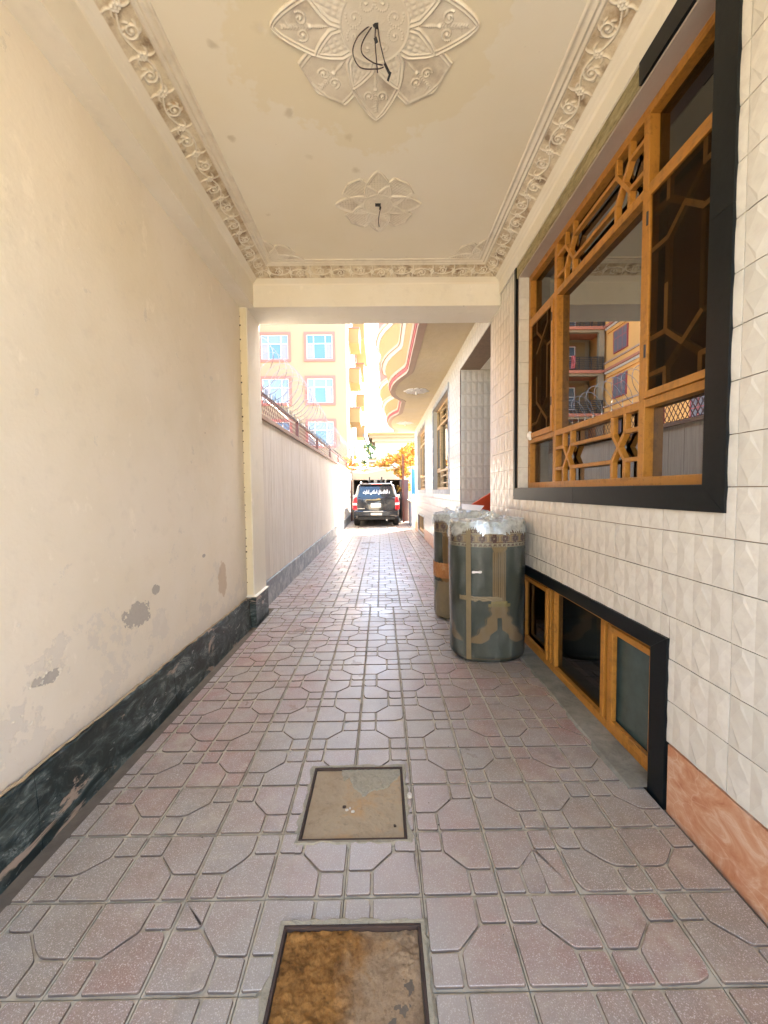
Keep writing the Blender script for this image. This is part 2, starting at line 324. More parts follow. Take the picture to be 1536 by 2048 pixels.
def carpet():
    g = G('printed_carpet'); a = g.n('Attribute', attribute_name='print').outputs['Color']
    n = g.noise(260, 3); c = g.mix(g.math('MULTIPLY', n, .5), a, (.02, .02, .02)); return g.P(col=c, rough=.85, spec=.2, normal=g.bump(n, .4, .002))
MT['carpet'] = carpet()
MT['cardboard'] = rust('torn_cardboard', (.30, .12, .04), (.42, .18, .06), (.52, .32, .16), 9)
MT['beadbrown'] = simple('dirty_mortar_bead', (.42, .32, .20), .9, .3, 20)
MT['tape'] = simple('brown_packing_tape', (.20, .155, .085), .3, .2, 20)
MT['dusty'] = simple('dusty_white_stone', (.55, .52, .46), .9, .25, 30)

# ------------------------------------------------------------------ object helpers
WL = {}
def setp(o, label=None, cat=None, group=None, kind=None):
    if label: o['label'] = label
    if cat: o['category'] = cat
    if group: o['group'] = group
    if kind: o['kind'] = kind
    return o
def link(o, parent=None, loc=(0, 0, 0)):
    COL.objects.link(o); loc = Vector(loc)
    if parent is not None:
        o.parent = parent; o.location = loc - WL[parent]
    else: o.location = loc
    WL[o] = loc; return o
def empty(name, loc=(0, 0, 0), parent=None, **kw):
    o = bpy.data.objects.new(name, None); o.empty_display_size = .1; link(o, parent, loc); return setp(o, **kw)
def mesh(name, vs, fs, mats, parent=None, loc=None, midx=None, smooth=False, **kw):
    """vs in world coordinates; loc = origin (world)"""
    if loc is None: loc = WL[parent] if parent is not None else (0, 0, 0)
    L = Vector(loc); me = bpy.data.meshes.new(name)
    me.from_pydata([(v[0] - L[0], v[1] - L[1], v[2] - L[2]) for v in vs], [], fs)
    if not isinstance(mats, (list, tuple)): mats = [mats]
    for m in mats: me.materials.append(MT[m] if isinstance(m, str) else m)
    if midx is not None: me.polygons.foreach_set('material_index', midx)
    if smooth: me.polygons.foreach_set('use_smooth', [True] * len(me.polygons))
    me.update(); o = bpy.data.objects.new(name, me); link(o, parent, L); return setp(o, **kw)
def share(name, src, parent, loc, **kw):
    o = bpy.data.objects.new(name, src.data); link(o, parent, loc)
    for md in src.modifiers:
        if md.type == 'BEVEL':
            n = o.modifiers.new('bevel', 'BEVEL'); n.width = md.width; n.segments = md.segments; n.limit_method = 'ANGLE'
    return setp(o, **kw)
class MB:
    def __init__(s): s.v = []; s.f = []; s.i = []
    def add(s, vs, fs, mi=0):
        k = len(s.v); s.v += [tuple(v) for v in vs]; s.f += [tuple(a + k for a in f) for f in fs]; s.i += [mi] * len(fs); return s
    def box(s, x0, x1, y0, y1, z0, z1, mi=0):
        if x0 > x1: x0, x1 = x1, x0
        if y0 > y1: y0, y1 = y1, y0
        if z0 > z1: z0, z1 = z1, z0
        return s.add([(x0, y0, z0), (x1, y0, z0), (x1, y1, z0), (x0, y1, z0), (x0, y0, z1), (x1, y0, z1), (x1, y1, z1), (x0, y1, z1)],
                     [(0, 3, 2, 1), (4, 5, 6, 7), (0, 1, 5, 4), (1, 2, 6, 5), (2, 3, 7, 6), (3, 0, 4, 7)], mi)
    def bar(s, p, q, w, t, up=(0, 0, 1), mi=0):
        """rectangular bar from p to q; w across, t along 'up'"""
        p = Vector(p); q = Vector(q); d = (q - p).normalized(); u = Vector(up); a = d.cross(u)
        if a.length < 1e-4: a = d.cross(Vector((1, 0, 0)))
        a.normalize(); b = a.cross(d).normalized(); a *= w / 2; b *= t / 2
        vs = [p - a - b, p + a - b, p + a + b, p - a + b, q - a - b, q + a - b, q + a + b, q - a + b]
        return s.add(vs, [(0, 1, 2, 3), (7, 6, 5, 4), (0, 4, 5, 1), (1, 5, 6, 2), (2, 6, 7, 3), (3, 7, 4, 0)], mi)
    def tube(s, pts, r, n=6, mi=0, close=False):
        pts = [Vector(p) for p in pts]; k = len(s.v); N = len(pts); up = Vector((.13, .21, .97)).normalized()
        for i, p in enumerate(pts):
            d = (pts[(i + 1) % N if close else min(i + 1, N - 1)] - pts[(i - 1) % N if close else max(i - 1, 0)])
            d = d.normalized() if d.length > 1e-9 else Vector((0, 0, 1)); a = d.cross(up)
            if a.length < .05: a = d.cross(Vector((1, 0, 0)))
            a.normalize(); b = d.cross(a); rr = r[i] if isinstance(r, (list, tuple)) else r
            for j in range(n):
                t = 2 * math.pi * j / n; s.v.append(tuple(p + a * math.cos(t) * rr + b * math.sin(t) * rr))
        for i in range(N if close else N - 1):
            for j in range(n):
                s.f.append((k + i * n + j, k + i * n + (j + 1) % n, k + ((i + 1) % N) * n + (j + 1) % n, k + ((i + 1) % N) * n + j)); s.i.append(mi)
        if not close:
            s.f.append(tuple(k + j for j in reversed(range(n)))); s.i.append(mi); s.f.append(tuple(k + (N - 1) * n + j for j in range(n))); s.i.append(mi)
        return s
    def prism(s, poly, z0, z1, mi=0):
        """poly: list of (x,y)"""
        n = len(poly); vs = [(x, y, z0) for x, y in poly] + [(x, y, z1) for x, y in poly]
        return s.add(vs, [tuple(reversed(range(n))), tuple(range(n, 2 * n))] + [(i, (i + 1) % n, n + (i + 1) % n, n + i) for i in range(n)], mi)
    def lathe(s, c, prof, n=24, mi=0):
        """prof [(r,z)] about vertical axis at c"""
        k = len(s.v)
        for r, z in prof:
            for j in range(n):
                t = 2 * math.pi * j / n; s.v.append((c[0] + r * math.cos(t), c[1] + r * math.sin(t), c[2] + z))
        for i in range(len(prof) - 1):
            for j in range(n): s.f.append((k + i * n + j, k + i * n + (j + 1) % n, k + (i + 1) * n + (j + 1) % n, k + (i + 1) * n + j)); s.i.append(mi)
        return s
    def o(s, name, mats, parent=None, loc=None, bevel=0, smooth=False, **kw):
        ob = mesh(name, s.v, s.f, mats, parent, loc, s.i, smooth, **kw)
        if bevel:
            m = ob.modifiers.new('bevel', 'BEVEL'); m.width = bevel; m.segments = 2; m.limit_method = 'ANGLE'
        return ob
def box(name, m, x0, x1, y0, y1, z0, z1, parent=None, bevel=0, **kw):
    return MB().box(x0, x1, y0, y1, z0, z1).o(name, m, parent, loc=kw.pop('loc', ((x0 + x1) / 2, (y0 + y1) / 2, min(z0, z1)) if parent is None else ((x0 + x1) / 2, (y0 + y1) / 2, min(z0, z1))), bevel=bevel, **kw)
def solid_grid(xa, ya, za, solid):
    """boundary faces of a blocky solid on grid lines xa, ya, za"""
    b = MB(); nx, ny, nz = len(xa) - 1, len(ya) - 1, len(za) - 1
    S_ = lambda i, j, k: 0 <= i < nx and 0 <= j < ny and 0 <= k < nz and solid((xa[i] + xa[i + 1]) / 2, (ya[j] + ya[j + 1]) / 2, (za[k] + za[k + 1]) / 2)
    for i in range(nx):
        for j in range(ny):
            for k in range(nz):
                if not S_(i, j, k): continue
                x0, x1, y0, y1, z0, z1 = xa[i], xa[i + 1], ya[j], ya[j + 1], za[k], za[k + 1]
                if not S_(i - 1, j, k): b.add([(x0, y0, z0), (x0, y0, z1), (x0, y1, z1), (x0, y1, z0)], [(0, 1, 2, 3)])
                if not S_(i + 1, j, k): b.add([(x1, y0, z0), (x1, y1, z0), (x1, y1, z1), (x1, y0, z1)], [(0, 1, 2, 3)])
                if not S_(i, j - 1, k): b.add([(x0, y0, z0), (x1, y0, z0), (x1, y0, z1), (x0, y0, z1)], [(0, 1, 2, 3)])
                if not S_(i, j + 1, k): b.add([(x0, y1, z0), (x0, y1, z1), (x1, y1, z1), (x1, y1, z0)], [(0, 1, 2, 3)])
                if not S_(i, j, k - 1): b.add([(x0, y0, z0), (x0, y1, z0), (x1, y1, z0), (x1, y0, z0)], [(0, 1, 2, 3)])
                if not S_(i, j, k + 1): b.add([(x0, y0, z1), (x1, y0, z1), (x1, y1, z1), (x0, y1, z1)], [(0, 1, 2, 3)])
    return b
def rect_subtract(r, h):
    a0, a1, b0, b1 = r; c0, c1, d0, d1 = h
    if c0 >= a1 or c1 <= a0 or d0 >= b1 or d1 <= b0: return [r]
    out = []
    if c0 > a0: out.append((a0, c0, b0, b1))
    if c1 < a1: out.append((c1, a1, b0, b1))
    m0, m1 = max(a0, c0), min(a1, c1)
    if d0 > b0: out.append((m0, m1, b0, d0))
    if d1 < b1: out.append((m0, m1, d1, b1))
    return out
def clip_mesh(me, planes):
    bm = bmesh.new(); bm.from_mesh(me)
    for co, no in planes:
        r = bmesh.ops.bisect_plane(bm, geom=bm.verts[:] + bm.edges[:] + bm.faces[:], plane_co=co, plane_no=no, clear_outer=True, dist=1e-6)
    n = bpy.data.meshes.new(me.name); bm.to_mesh(n); bm.free()
    for m in me.materials: n.materials.append(m)
    return n

XL, XR, XP, XB = -1.56, 1.36, -1.475, -1.40        # left wall, right wall, pillar / beam face
YB0, YB1, ZB, ZC = 4.72, 5.20, 3.60, 3.955
YBACK = -.9  # passage cut short behind the camera to let in more fill light
# ================================================================== GROUND
b = MB().box(-120, 120, -60, 260, -.5, -.10); b.o('ground', 'ground', kind='structure')
drive = empty('driveway', (0, 8, -.05), kind='structure')
MB().box(-1.62, 1.36, -4.2, 22.6, -.099, -.020).o('joint_bed', 'joint', drive)
# paving tiles
T = .300; TX0, TY0 = .140, 1.1933
def pad_polys(flip):
    g0, m = .020, .5
    a, c = .645, .365; e = .026
    P1 = [(e, e), (a - e * .5, e), (a - e * .5, c - e * .4), (c - e * .4, a - e * .5), (e, a - e * .5)]
    P2 = [(1 - x, 1 - y) for x, y in P1]
    S1 = [(a + e * .7, e), (1 - e, e), (1 - e, c - e * .9), (a + e * .7, c - e * .9)]
    S2 = [(1 - x, 1 - y) for x, y in S1]
    out = [P1, P2, S1, S2]
    if flip: out = [[(1 - x, y) for x, y in reversed(p)] for p in out]
    return out
def inset(poly, d):
    n = len(poly); out = []
    for i in range(n):
        p0, p1, p2 = Vector(poly[i - 1]), Vector(poly[i]), Vector(poly[(i + 1) % n])
        a = (p1 - p0).normalized(); c = (p2 - p1).normalized(); na = Vector((-a.y, a.x)); nc = Vector((-c.y, c.x))
        k = 1 + na.dot(nc); out.append(tuple(p1 + (na + nc) * (d / max(k, .3))))
    return out
def roundc(poly, r):
    out = []; n = len(poly)
    for i in range(n):
        p0, p1, p2 = Vector(poly[i - 1]), Vector(poly[i]), Vector(poly[(i + 1) % n])
        out.append(tuple(p1 + (p0 - p1).normalized() * r)); out.append(tuple(p1 + (p2 - p1).normalized() * r))
    return out
def tile_mb(flip, polys=None, drop=None):
    b = MB(); j = .0035
    x0, x1 = j / 2, T - j / 2
    b.box(x0, x1, x0, x1, -.045, -.0085, 1)
    for q, p in enumerate(polys or pad_polys(flip)):
        p = roundc([(x * T, y * T) for x, y in p], .006); n = len(p); dz = (drop or {}).get(q, 0)
        lo = [(x, y, -.0088) for x, y in p]; m_ = inset(p, .0016); hi = inset(p, .0034)
        vs = lo + [(x, y, -.0016 - dz) for x, y in m_] + [(x, y, 0.0 - dz) for x, y in hi]
        fs = [(i, (i + 1) % n, n + (i + 1) % n, n + i) for i in range(n)]; b.add(vs, fs, 1 if False else 0)
        b.i[-len(fs):] = [2] * len(fs)
        k = len(b.v) - 3 * n
        for i in range(n): b.f.append((k + n + i, k + n + (i + 1) % n, k + 2 * n + (i + 1) % n, k + 2 * n + i)); b.i.append(0)
        b.f.append(tuple(k + 2 * n + i for i in range(n))); b.i.append(0)
    return b
def me_of(b, name, mats):
    me = bpy.data.meshes.new(name); me.from_pydata(b.v, [], b.f)
    for m in mats: me.materials.append(MT[m])
    me.polygons.foreach_set('material_index', b.i); me.update(); return me
def worn(polys, r):
    out = []
    for p in polys:
        q = []
        for k, (x, y) in enumerate(p):
            x += r.gauss(0, .0035); y += r.gauss(0, .0035)
            a, c = Vector(p[k - 1]), Vector(p[(k + 1) % len(p)]); v = Vector((x, y))
            if r.random() < .07 and (a - v).length > .28 and (c - v).length > .28:
                t = r.uniform(.18, .32)
                q += [tuple(v.lerp(a, t)), tuple(v.lerp(a, t * .5).lerp(v.lerp(c, t * .5), .6)), tuple(v.lerp(c, t * .8))]
            else: q.append((x, y))
        out.append(q)
    return out
rvt = random.Random(77)
TM = [[me_of(tile_mb(f, worn(pad_polys(f), rvt)), 'paving_tile', ['pad', 'groove', 'padside']) for _ in range(12)] for f in (False, True)]
arcp = [(.355, .99 - .645 + .05)]
MANH = [(-.375, .088, 1.758, 2.218), (-.352, .112, .90, 1.382)]
holes = [(a - .012, b_ + .012, c - .012, d + .012) for a, b_, c, d in MANH]
tiles = []
def floor_limits(y):
    lim_l = -1.425 if y < 5.39 else -1.545
    return lim_l
for (ox, oy, r0, r1, ph) in ((TX0, TY0, -6, 14, 1), (TX0 + .10, TY0 + 14 * T + .012, 0, 57, 0)):
    for r in range(r0, r1):
        for c in range(-7, 6):
            x, y = ox + c * T, oy + r * T
            cell = (x, x + T, y, y + T); l = floor_limits(y + .1)
            lim = (l, 1.345, -10, 22.5)
            rects = [(max(cell[0], lim[0]), min(cell[1], lim[1]), cell[2], cell[3])]
            if rects[0][0] >= rects[0][1] - .02: continue
            for h in holes + [(1.262, 1.40, 2.04, 4.3)]:
                rects = [q for rr in rects for q in rect_subtract(rr, h)]
            odd = (c + r) % 2 == ph % 2
            full = len(rects) == 1 and abs(rects[0][0] - cell[0]) < 1e-6 and abs(rects[0][1] - cell[1]) < 1e-6 and abs(rects[0][2] - cell[2]) < 1e-6 and abs(rects[0][3] - cell[3]) < 1e-6
            tiles.append((y, x, odd, full, rects, c, r))
tiles.sort(key=lambda t: (t[0] < 1.0, t[0]))
far = MB(); nobj = 0
rng = random.Random(3)
for (y, x, odd, full, rects, c, r) in tiles:
    me0 = rng.choice(TM[0 if odd else 1])
    if nobj < 290 and y > .8:
        if c == 1 and r == 1 and y < 2:                  # the cracked tile: one big pad broken in two along an arc
            polys = pad_polys(not odd); P = polys[0]; xs_ = [p_[0] for p_ in P]; ys_ = [p_[1] for p_ in P]; xa_, xb_ = min(xs_), max(xs_); yb_, yt_ = min(ys_), max(ys_)
            arc = [(xa_ + (xb_ - xa_) * (.42 + .13 * math.sin(math.pi * k_ / 6)), yb_ + (yt_ - yb_) * k_ / 6) for k_ in range(7)]
            lft = [p_ for p_ in P if p_[0] < xa_ + (xb_ - xa_) * .45]; rgt = [p_ for p_ in P if p_[0] >= xa_ + (xb_ - xa_) * .45]
            def ccw(pl):
                mx_ = sum(p_[0] for p_ in pl) / len(pl); my_ = sum(p_[1] for p_ in pl) / len(pl); return sorted(pl, key=lambda p_: math.atan2(p_[1] - my_, p_[0] - mx_))
            A_ = ccw(lft + [(p_[0] - .045, p_[1]) for p_ in arc]); B_ = ccw(rgt + [(p_[0] + .008, p_[1]) for p_ in (arc[0], arc[6])])
            me0 = me_of(tile_mb(not odd, [A_, B_] + polys[1:], {0: .0055}), 'paving_tile', ['pad', 'groove', 'padside'])
        for q in rects:
            if min(q[1] - q[0], q[3] - q[2]) < .015: continue
            if full: me = me0
            else:
                me = clip_mesh(me0, [((q[0] - x, 0, 0), (-1, 0, 0)), ((q[1] - x, 0, 0), (1, 0, 0)), ((0, q[2] - y, 0), (0, -1, 0)), ((0, q[3] - y, 0), (0, 1, 0))])
                if not len(me.polygons): continue
            o = bpy.data.objects.new('paving_tile', me); link(o, drive, (x, y, rng.uniform(-.0012, .0012)))
            o.rotation_euler = (rng.gauss(0, .0022), rng.gauss(0, .0022), rng.gauss(0, .0015)); nobj += 1
    elif y > .8:
        b2 = tile_mb(not odd); q = rects[0] if rects else None
        if q is None: continue
        if not full:
            me = clip_mesh(me0, [((q[0] - x, 0, 0), (-1, 0, 0)), ((q[1] - x, 0, 0), (1, 0, 0))])
            vs = [tuple(v.co) for v in me.vertices]; k = len(far.v)
            far.v += [(v[0] + x, v[1] + y, v[2]) for v in vs]; far.f += [tuple(a + k for a in p.vertices) for p in me.polygons]; far.i += [p.material_index for p in me.polygons]
        else:
            k = len(far.v); far.v += [(v[0] + x, v[1] + y, v[2]) for v in b2.v]; far.f += [tuple(a + k for a in f) for f in b2.f]; far.i += b2.i
far.o('paving_tile_field', ['pad', 'groove', 'padside'], drive, kind='stuff')
MB().box(-1.42, 1.345, -4.2, .79, -.02, -.004).o('rear_paving', 'pad', drive)
# cement strips and patches lying flush against the window foot
b = MB(); n = 34
prof = [(2.03 + 2.3 * i / n) for i in range(n + 1)]
vs = []; rngc = random.Random(5)
for i, yy in enumerate(prof): vs += [(1.262 - rngc.uniform(0, .030), yy, -.002), (1.262, yy, .007), (1.435, yy, .013)]
fs = []
for i in range(n): fs += [(3 * i, 3 * i + 1, 3 * i + 4, 3 * i + 3), (3 * i + 1, 3 * i + 2, 3 * i + 5, 3 * i + 4)]
mesh('cement_strip', vs, fs, 'cement', drive)
# gutter beside the left wall
MB().box(-1.60, -1.428, -4.2, 5.44, -.075, -.058).o('gutter_floor', 'gutter', drive)
# ---- manhole covers
def blob(cx, cy_, rx_, ry_, n=40, amp=.25, seed=1, ang0=0):
    r = random.Random(seed); ph = [r.uniform(0, 6.28) for _ in range(7)]; out = []
    for i in range(n):
        t = 2 * math.pi * i / n + ang0; k = 1 + amp * sum(math.sin((j + 2) * t + ph[j]) / (j + 1.6) for j in range(7)) + r.uniform(-.05, .05)
        out.append((cx + rx_ * k * math.cos(t), cy_ + ry_ * k * math.sin(t)))
    return out
def heightplate(name, m, x0, x1, y0, y1, z, fn, parent, n=170):
    xs = np.linspace(x0, x1, n); ys = np.linspace(y0, y1, n); vs = [(x, y, z + fn(x, y)) for y in ys for x in xs]
    fs = [(j * n + i, j * n + i + 1, (j + 1) * n + i + 1, (j + 1) * n + i) for j in range(n - 1) for i in range(n - 1)]
    return mesh(name, vs, fs, m, parent, smooth=True)
from mathutils import noise as mnoise
def manhole(rect, mlid, label, depth, dirtfn, seed):
    x0, x1, y0, y1 = rect; root = empty('manhole_cover', ((x0 + x1) / 2, (y0 + y1) / 2, -.05), label=label, cat='manhole cover') if False else None
    root = empty('manhole_cover', ((x0 + x1) / 2, (y0 + y1) / 2, -.05)); setp(root, label=label, cat='manhole cover')
    f = MB(); w = .011
    for q in ((x0 - w, x1 + w, y0 - w, y0), (x0 - w, x1 + w, y1, y1 + w), (x0 - w, x0, y0, y1), (x1, x1 + w, y0, y1)): f.box(*q, -.05, .001)
    f.o('frame', 'darkrust', root, bevel=.002)
    heightplate('lid', mlid, x0 + .003, x1 - .003, y0 + .003, y1 - .003, -depth, dirtfn, root)
    # mortar collar round the frame, uneven outline
    r = random.Random(seed); per = []
    cx, cyy = (x0 + x1) / 2, (y0 + y1) / 2; hx, hy = (x1 - x0) / 2 + w, (y1 - y0) / 2 + w
    def sq(t):
        c, s_ = math.cos(t), math.sin(t); k = 1 / max(abs(c), abs(s_)); return c * k, s_ * k
    n = 120; inner = []; outer = []; mid = []
    for i in range(n):
        t = 2 * math.pi * i / n; c, s_ = sq(t)
        e = .022 + .026 * mnoise.noise(Vector((c * 3 + seed, s_ * 3, 0))) + .018 * mnoise.noise(Vector((c * 12, s_ * 12, seed)))
        e = max(.008, e)
        inner.append((cx + c * hx, cyy + s_ * hy, .0015)); mid.append((cx + c * (hx + e * .6), cyy + s_ * (hy + e * .6), .003 + .002 * r.random())); outer.append((cx + c * (hx + e * 1.3), cyy + s_ * (hy + e * 1.3), -.011))
    vs = inner + mid + outer; fs = []
    for i in range(n):
        jn = (i + 1) % n; fs += [(i, jn, n + jn, n + i), (n + i, n + jn, 2 * n + jn, 2 * n + i)]
    mesh('mortar_collar', vs, fs, 'peelcement', root)
    return root
def d1(x, y):
    return .0025 * mnoise.noise(Vector((x * 9, y * 9, 2))) + .0008 * mnoise.noise(Vector((x * 70, y * 70, 0)))
m1 = manhole(MANH[0], 'lid_tan', 'smaller looking square cover with a smooth tan plate and flaking cement at its far edge', .010, d1, 4)
# cement skin left on the far right of the tan plate
kx_ = [-.24, -.215, -.19, -.16, -.13, -.115, -.10, -.085, -.05, -.02, .02, .045, .065, .086]; kyy = [2.20, 2.13, 2.155, 2.07, 2.05, 2.02, 2.015, 2.045, 2.06, 2.065, 2.085, 2.12, 2.14, 2.17]
NXF, NYF = 130, 80; gx = np.linspace(-.235, .085, NXF); gy = np.linspace(2.0, 2.214, NYF); vs = []; ok = {}
for j_ in range(NYF):
    for i_ in range(NXF):
        x, y = gx[i_], gy[j_]; e_ = y - np.interp(x, kx_, kyy) - .012 * mnoise.noise(Vector((x * 40, y * 40, 0))) - .006 * mnoise.noise(Vector((x * 120, y * 120, 3)))
        if e_ > 0: ok[(i_, j_)] = len(vs); vs.append((x, y, -.0062 + min(.0022, e_ * .5) + .0022 * mnoise.fractal(Vector((x * 38, y * 38, 4)), 1., 2., 4)))
        elif e_ > -.006: ok[(i_, j_)] = len(vs); vs.append((x, y, -.0125))
fs = [(ok[(i_, j_)], ok[(i_ + 1, j_)], ok[(i_ + 1, j_ + 1)], ok[(i_, j_ + 1)]) for j_ in range(NYF - 1) for i_ in range(NXF - 1) if all(q in ok for q in ((i_, j_), (i_ + 1, j_), (i_ + 1, j_ + 1), (i_, j_ + 1)))]
mesh('cement_flake', vs, fs, 'peelcement', m1)
for (fx, fy, fr) in ((-.20, 1.95, .012), (-.185, 1.93, .009), (-.17, 1.94, .006), (-.155, 1.92, .010), (.045, 1.83, .009)):
    MB().prism(blob(fx, fy, fr * .8, fr * .6, 8, .2, int(fx * 1000) + 400), -.010, -.004).o('grit', 'dusty' if fx > -.19 and fx < 0 else 'darkrust', m1)
def d2(x, y):
    k = mnoise.fractal(Vector((x * 9, y * 9, 5)), 1., 2.1, 6); left = max(0, min(1, (-.09 - x + .05 * k) * 9)); rt = max(0, min(1, (x - .0) * 14)) * max(0, min(1, (y - 1.225 + .03 * k) * 16))
    m = max(left, rt * .8); rough = mnoise.fractal(Vector((x * 34, y * 34, 1)), .8, 2.1, 5)
    r2 = mnoise.ridged_multi_fractal(Vector((x * 16, y * 16, 8)), 1., 2.2, 5, .9, 2.) - 1; return .003 * k + .008 * min(1, m * 1.6) + m * (.0045 * rough + .004 * r2) + .0016 * rough
m2 = manhole(MANH[1], 'lid_rust', 'larger looking square cover under crusted orange-brown earth, at the bottom edge of view', .018, d2, 9)
# crumbs of stone on the paving
b = MB(); rg = random.Random(12)
for i in range(120):
    if i < 50: x, y = rg.gauss(.80, .14), rg.gauss(3.15, .20)
    else: x, y = rg.uniform(-1.2, 1.2), rg.uniform(1.3, 5.2)
    if any(h[0] < x < h[1] and h[2] < y < h[3] for h in holes) or x > 1.25: continue
    s_ = rg.uniform(.0018, .0052) * (1 if i < 50 else .9); k = rg.uniform(.6, 1.3); a = rg.uniform(0, 3)
    b.add([(x + s_ * math.cos(a + q * 1.57) * (1 if q % 2 else k), y + s_ * math.sin(a + q * 1.57) * (1 if q % 2 else k), .0005) for q in range(4)] + [(x, y, s_ * .9)], [(0, 1, 4), (1, 2, 4), (2, 3, 4), (3, 0, 4)], 0 if i < 62 or i % 3 == 0 else 1)
b.o('stone_crumbs', ['dusty', 'darkrust'], kind='stuff', label='pale stone crumbs and grit scattered on the paving', cat='crumbs')
pb = MB().prism(blob(.125, 2.00, .011, .016, 10, .15, 3), .0, .016); pb.o('pebble', 'dusty', label='single rounded tan pebble beside the tan manhole cover', cat='pebble', bevel=.004)

# ================================================================== LEFT WALL + PASSAGE STRUCTURE
lw = empty('passage_wall', (XL, 1, 0), label='long cream plaster wall with peeling damp patches above a dark marble skirting', cat='wall')
MB().box(XL - .35, XL, YBACK, YB0 + .001, -.10, 4.2).o('plaster_face', 'plaster', lw)
# skirting slabs
ys = [YBACK, .55, 1.75, 2.95, 4.05, YB0 - .03]
for i in range(len(ys) - 1):
    b = MB(); y0, y1 = ys[i] + .0015, ys[i + 1] - .0015; xx = -1.54
    b.add([(XL - .01, y0, -.06), (-1.505, y0, -.06), (-1.53, y0, .318), (-1.535, y0, .326), (XL - .01, y0, .326), (XL - .01, y1, -.06), (-1.505, y1, -.06), (-1.53, y1, .318), (-1.535, y1, .326), (XL - .01, y1, .326)],
          [(0, 1, 2, 3, 4), (9, 8, 7, 6, 5), (1, 6, 7, 2), (2, 7, 8, 3), (3, 8, 9, 4), (0, 5, 6, 1), (0, 4, 9, 5)])
    b.o('skirting_slab', 'skirting', lw)
# rough plaster bead lying on the skirting
b = MB(); pts = []; r = random.Random(2)
y = .6
while y < YB0 - .05: pts.append((-1.545 + r.uniform(-.004, .004), y, .332 + r.uniform(-.004, .005))); y += .05
b.tube(pts, [r.uniform(.004, .009) for _ in pts], 6).o('plaster_bead', 'beadbrown', lw)
# curled paint flakes round the bare patches
b = MB(); r = random.Random(31)
for (py, pz, ry_, rz_, n) in ((2.60, .765, .13, .075, 34), (2.82, .88, .055, .03, 8), (1.90, .69, .055, .028, 12), (1.83, .70, .03, .02, 6), (3.3, .62, .5, .15, 22), (2.2, .60, .5, .18, 22), (1.7, .75, .3, .25, 12)):
    for _ in range(n):
        a = r.uniform(0, 6.28); ky_, kz_ = (py + ry_ * math.cos(a) * r.uniform(.85, 1.15), pz + rz_ * math.sin(a) * r.uniform(.85, 1.2)); s_ = r.uniform(.004, .014); t = r.uniform(0, 6.28); m_ = r.randint(5, 7)
        ring_ = [(XL + .0012 + r.uniform(0, .0045), ky_ + s_ * r.uniform(.6, 1.1) * math.cos(t + q * 6.283 / m_), kz_ + .7 * s_ * r.uniform(.6, 1.1) * math.sin(t + q * 6.283 / m_)) for q in range(m_)]
        b.add([(XL + .0015, ky_, kz_)] + ring_, [(0, q + 1, (q + 1) % m_ + 1) for q in range(m_)])
b.o('paint_flakes', 'plaster2', lw, kind='stuff')
# pillar
pil = empty('pillar', ((XL + XP) / 2, (YB0 + YB1) / 2, 0), label='white plaster pillar with a dark marble foot carrying the end beam', cat='pillar')
MB().box(-1.75, XP, YB0, YB1, .10, ZB).o('shaft', 'plaster2', pil, bevel=.004)
b = MB().box(-1.70, XP + .022, YB0 - .024, YB1 + .01, -.075, .335); b.o('marble_foot', 'skirting', pil, bevel=.003)
MB().box(-1.70, XP + .032, YB0 - .034, YB1 + .015, .335, .347).o('foot_cap', 'plaster2', pil, bevel=.003)
# yellow strip with nail holes on the pillar's camera side
MB().box(XL + .004, XP - .012, YB0 - .010, YB0 - .001, .36, 3.585).o('corner_bead', 'yellow_plaster', pil, bevel=.002)
b = MB(); r = random.Random(8); z = .5
while z < 3.5:
    s_ = r.uniform(.003, .008); b.box(XL + .008 - s_, XL + .008 + s_, YB0 - .014, YB0 - .008, z, z + s_ * 2.2); z += r.uniform(.04, .16)
b.o('rust_spots', 'darkrust', pil, kind='stuff')
# beams
MB().box(XL, XB, YBACK, YB0, ZB, 4.1).o('side_beam', 'plaster2', kind='structure')
MB().box(-1.75, XR + .012, YB0, YB1, ZB - .004, 4.1).o('end_beam', 'plaster2', kind='structure', bevel=.004)
MB().box(-1.75, 1.75, YBACK, YBACK + .35, 3.35, 4.1).o('rear_beam', 'plaster2', kind='structure')
ceil = empty('ceiling', (0, 1, ZC), kind='structure')
MB().box(-1.5, XR + .01, YBACK, YB1, ZC, ZC + .2).o('ceiling_slab', 'ceiling', ceil)
# plaster band over the window on the right
MB().box(1.345, XR + .02, YBACK, 4.72, 3.712, 3.835).o('wall_band', 'plaster2', ceil)
# ---- ornament fields by splatting little domes
def splat(U, V, sph, wrap_=None):
    H = np.zeros_like(U)
    for (u, v, r_, h_) in sph:
        for du in ((-wrap_, 0, wrap_) if wrap_ else (0,)):
            d2 = ((U - u - du) ** 2 + (V - v) ** 2) / r_ ** 2; m = d2 < 1
            if m.any(): H[m] = np.maximum(H[m], h_ * np.sqrt(1 - d2[m]))
    return H
def spiral(cx, cy_, r0, turns, a0, dirn, n=42, w=.0065, h=.010):
    out = []
    for i in range(n):
        t = i / (n - 1); a = a0 + dirn * turns * 2 * math.pi * t; rr = r0 * (1 - t) ** .8 + .003
        out.append((cx + rr * math.cos(a), cy_ + rr * math.sin(a), w * (1 - .35 * t), h))
    out.append((cx, cy_, .009, h * 1.25)); return out
def leaf(cx, cy_, L, ang, w=.008, h=.009, n=12, curl=.6):
    out = []
    for i in range(n):
        t = i / (n - 1); a = ang + curl * t; out.append((cx + L * t * math.cos(a), cy_ + L * t * math.sin(a), w * (.35 + math.sin(math.pi * (t * .8 + .15))) * .8, h * (1 - .4 * t)))
    return out
PER, BW = .44, .13
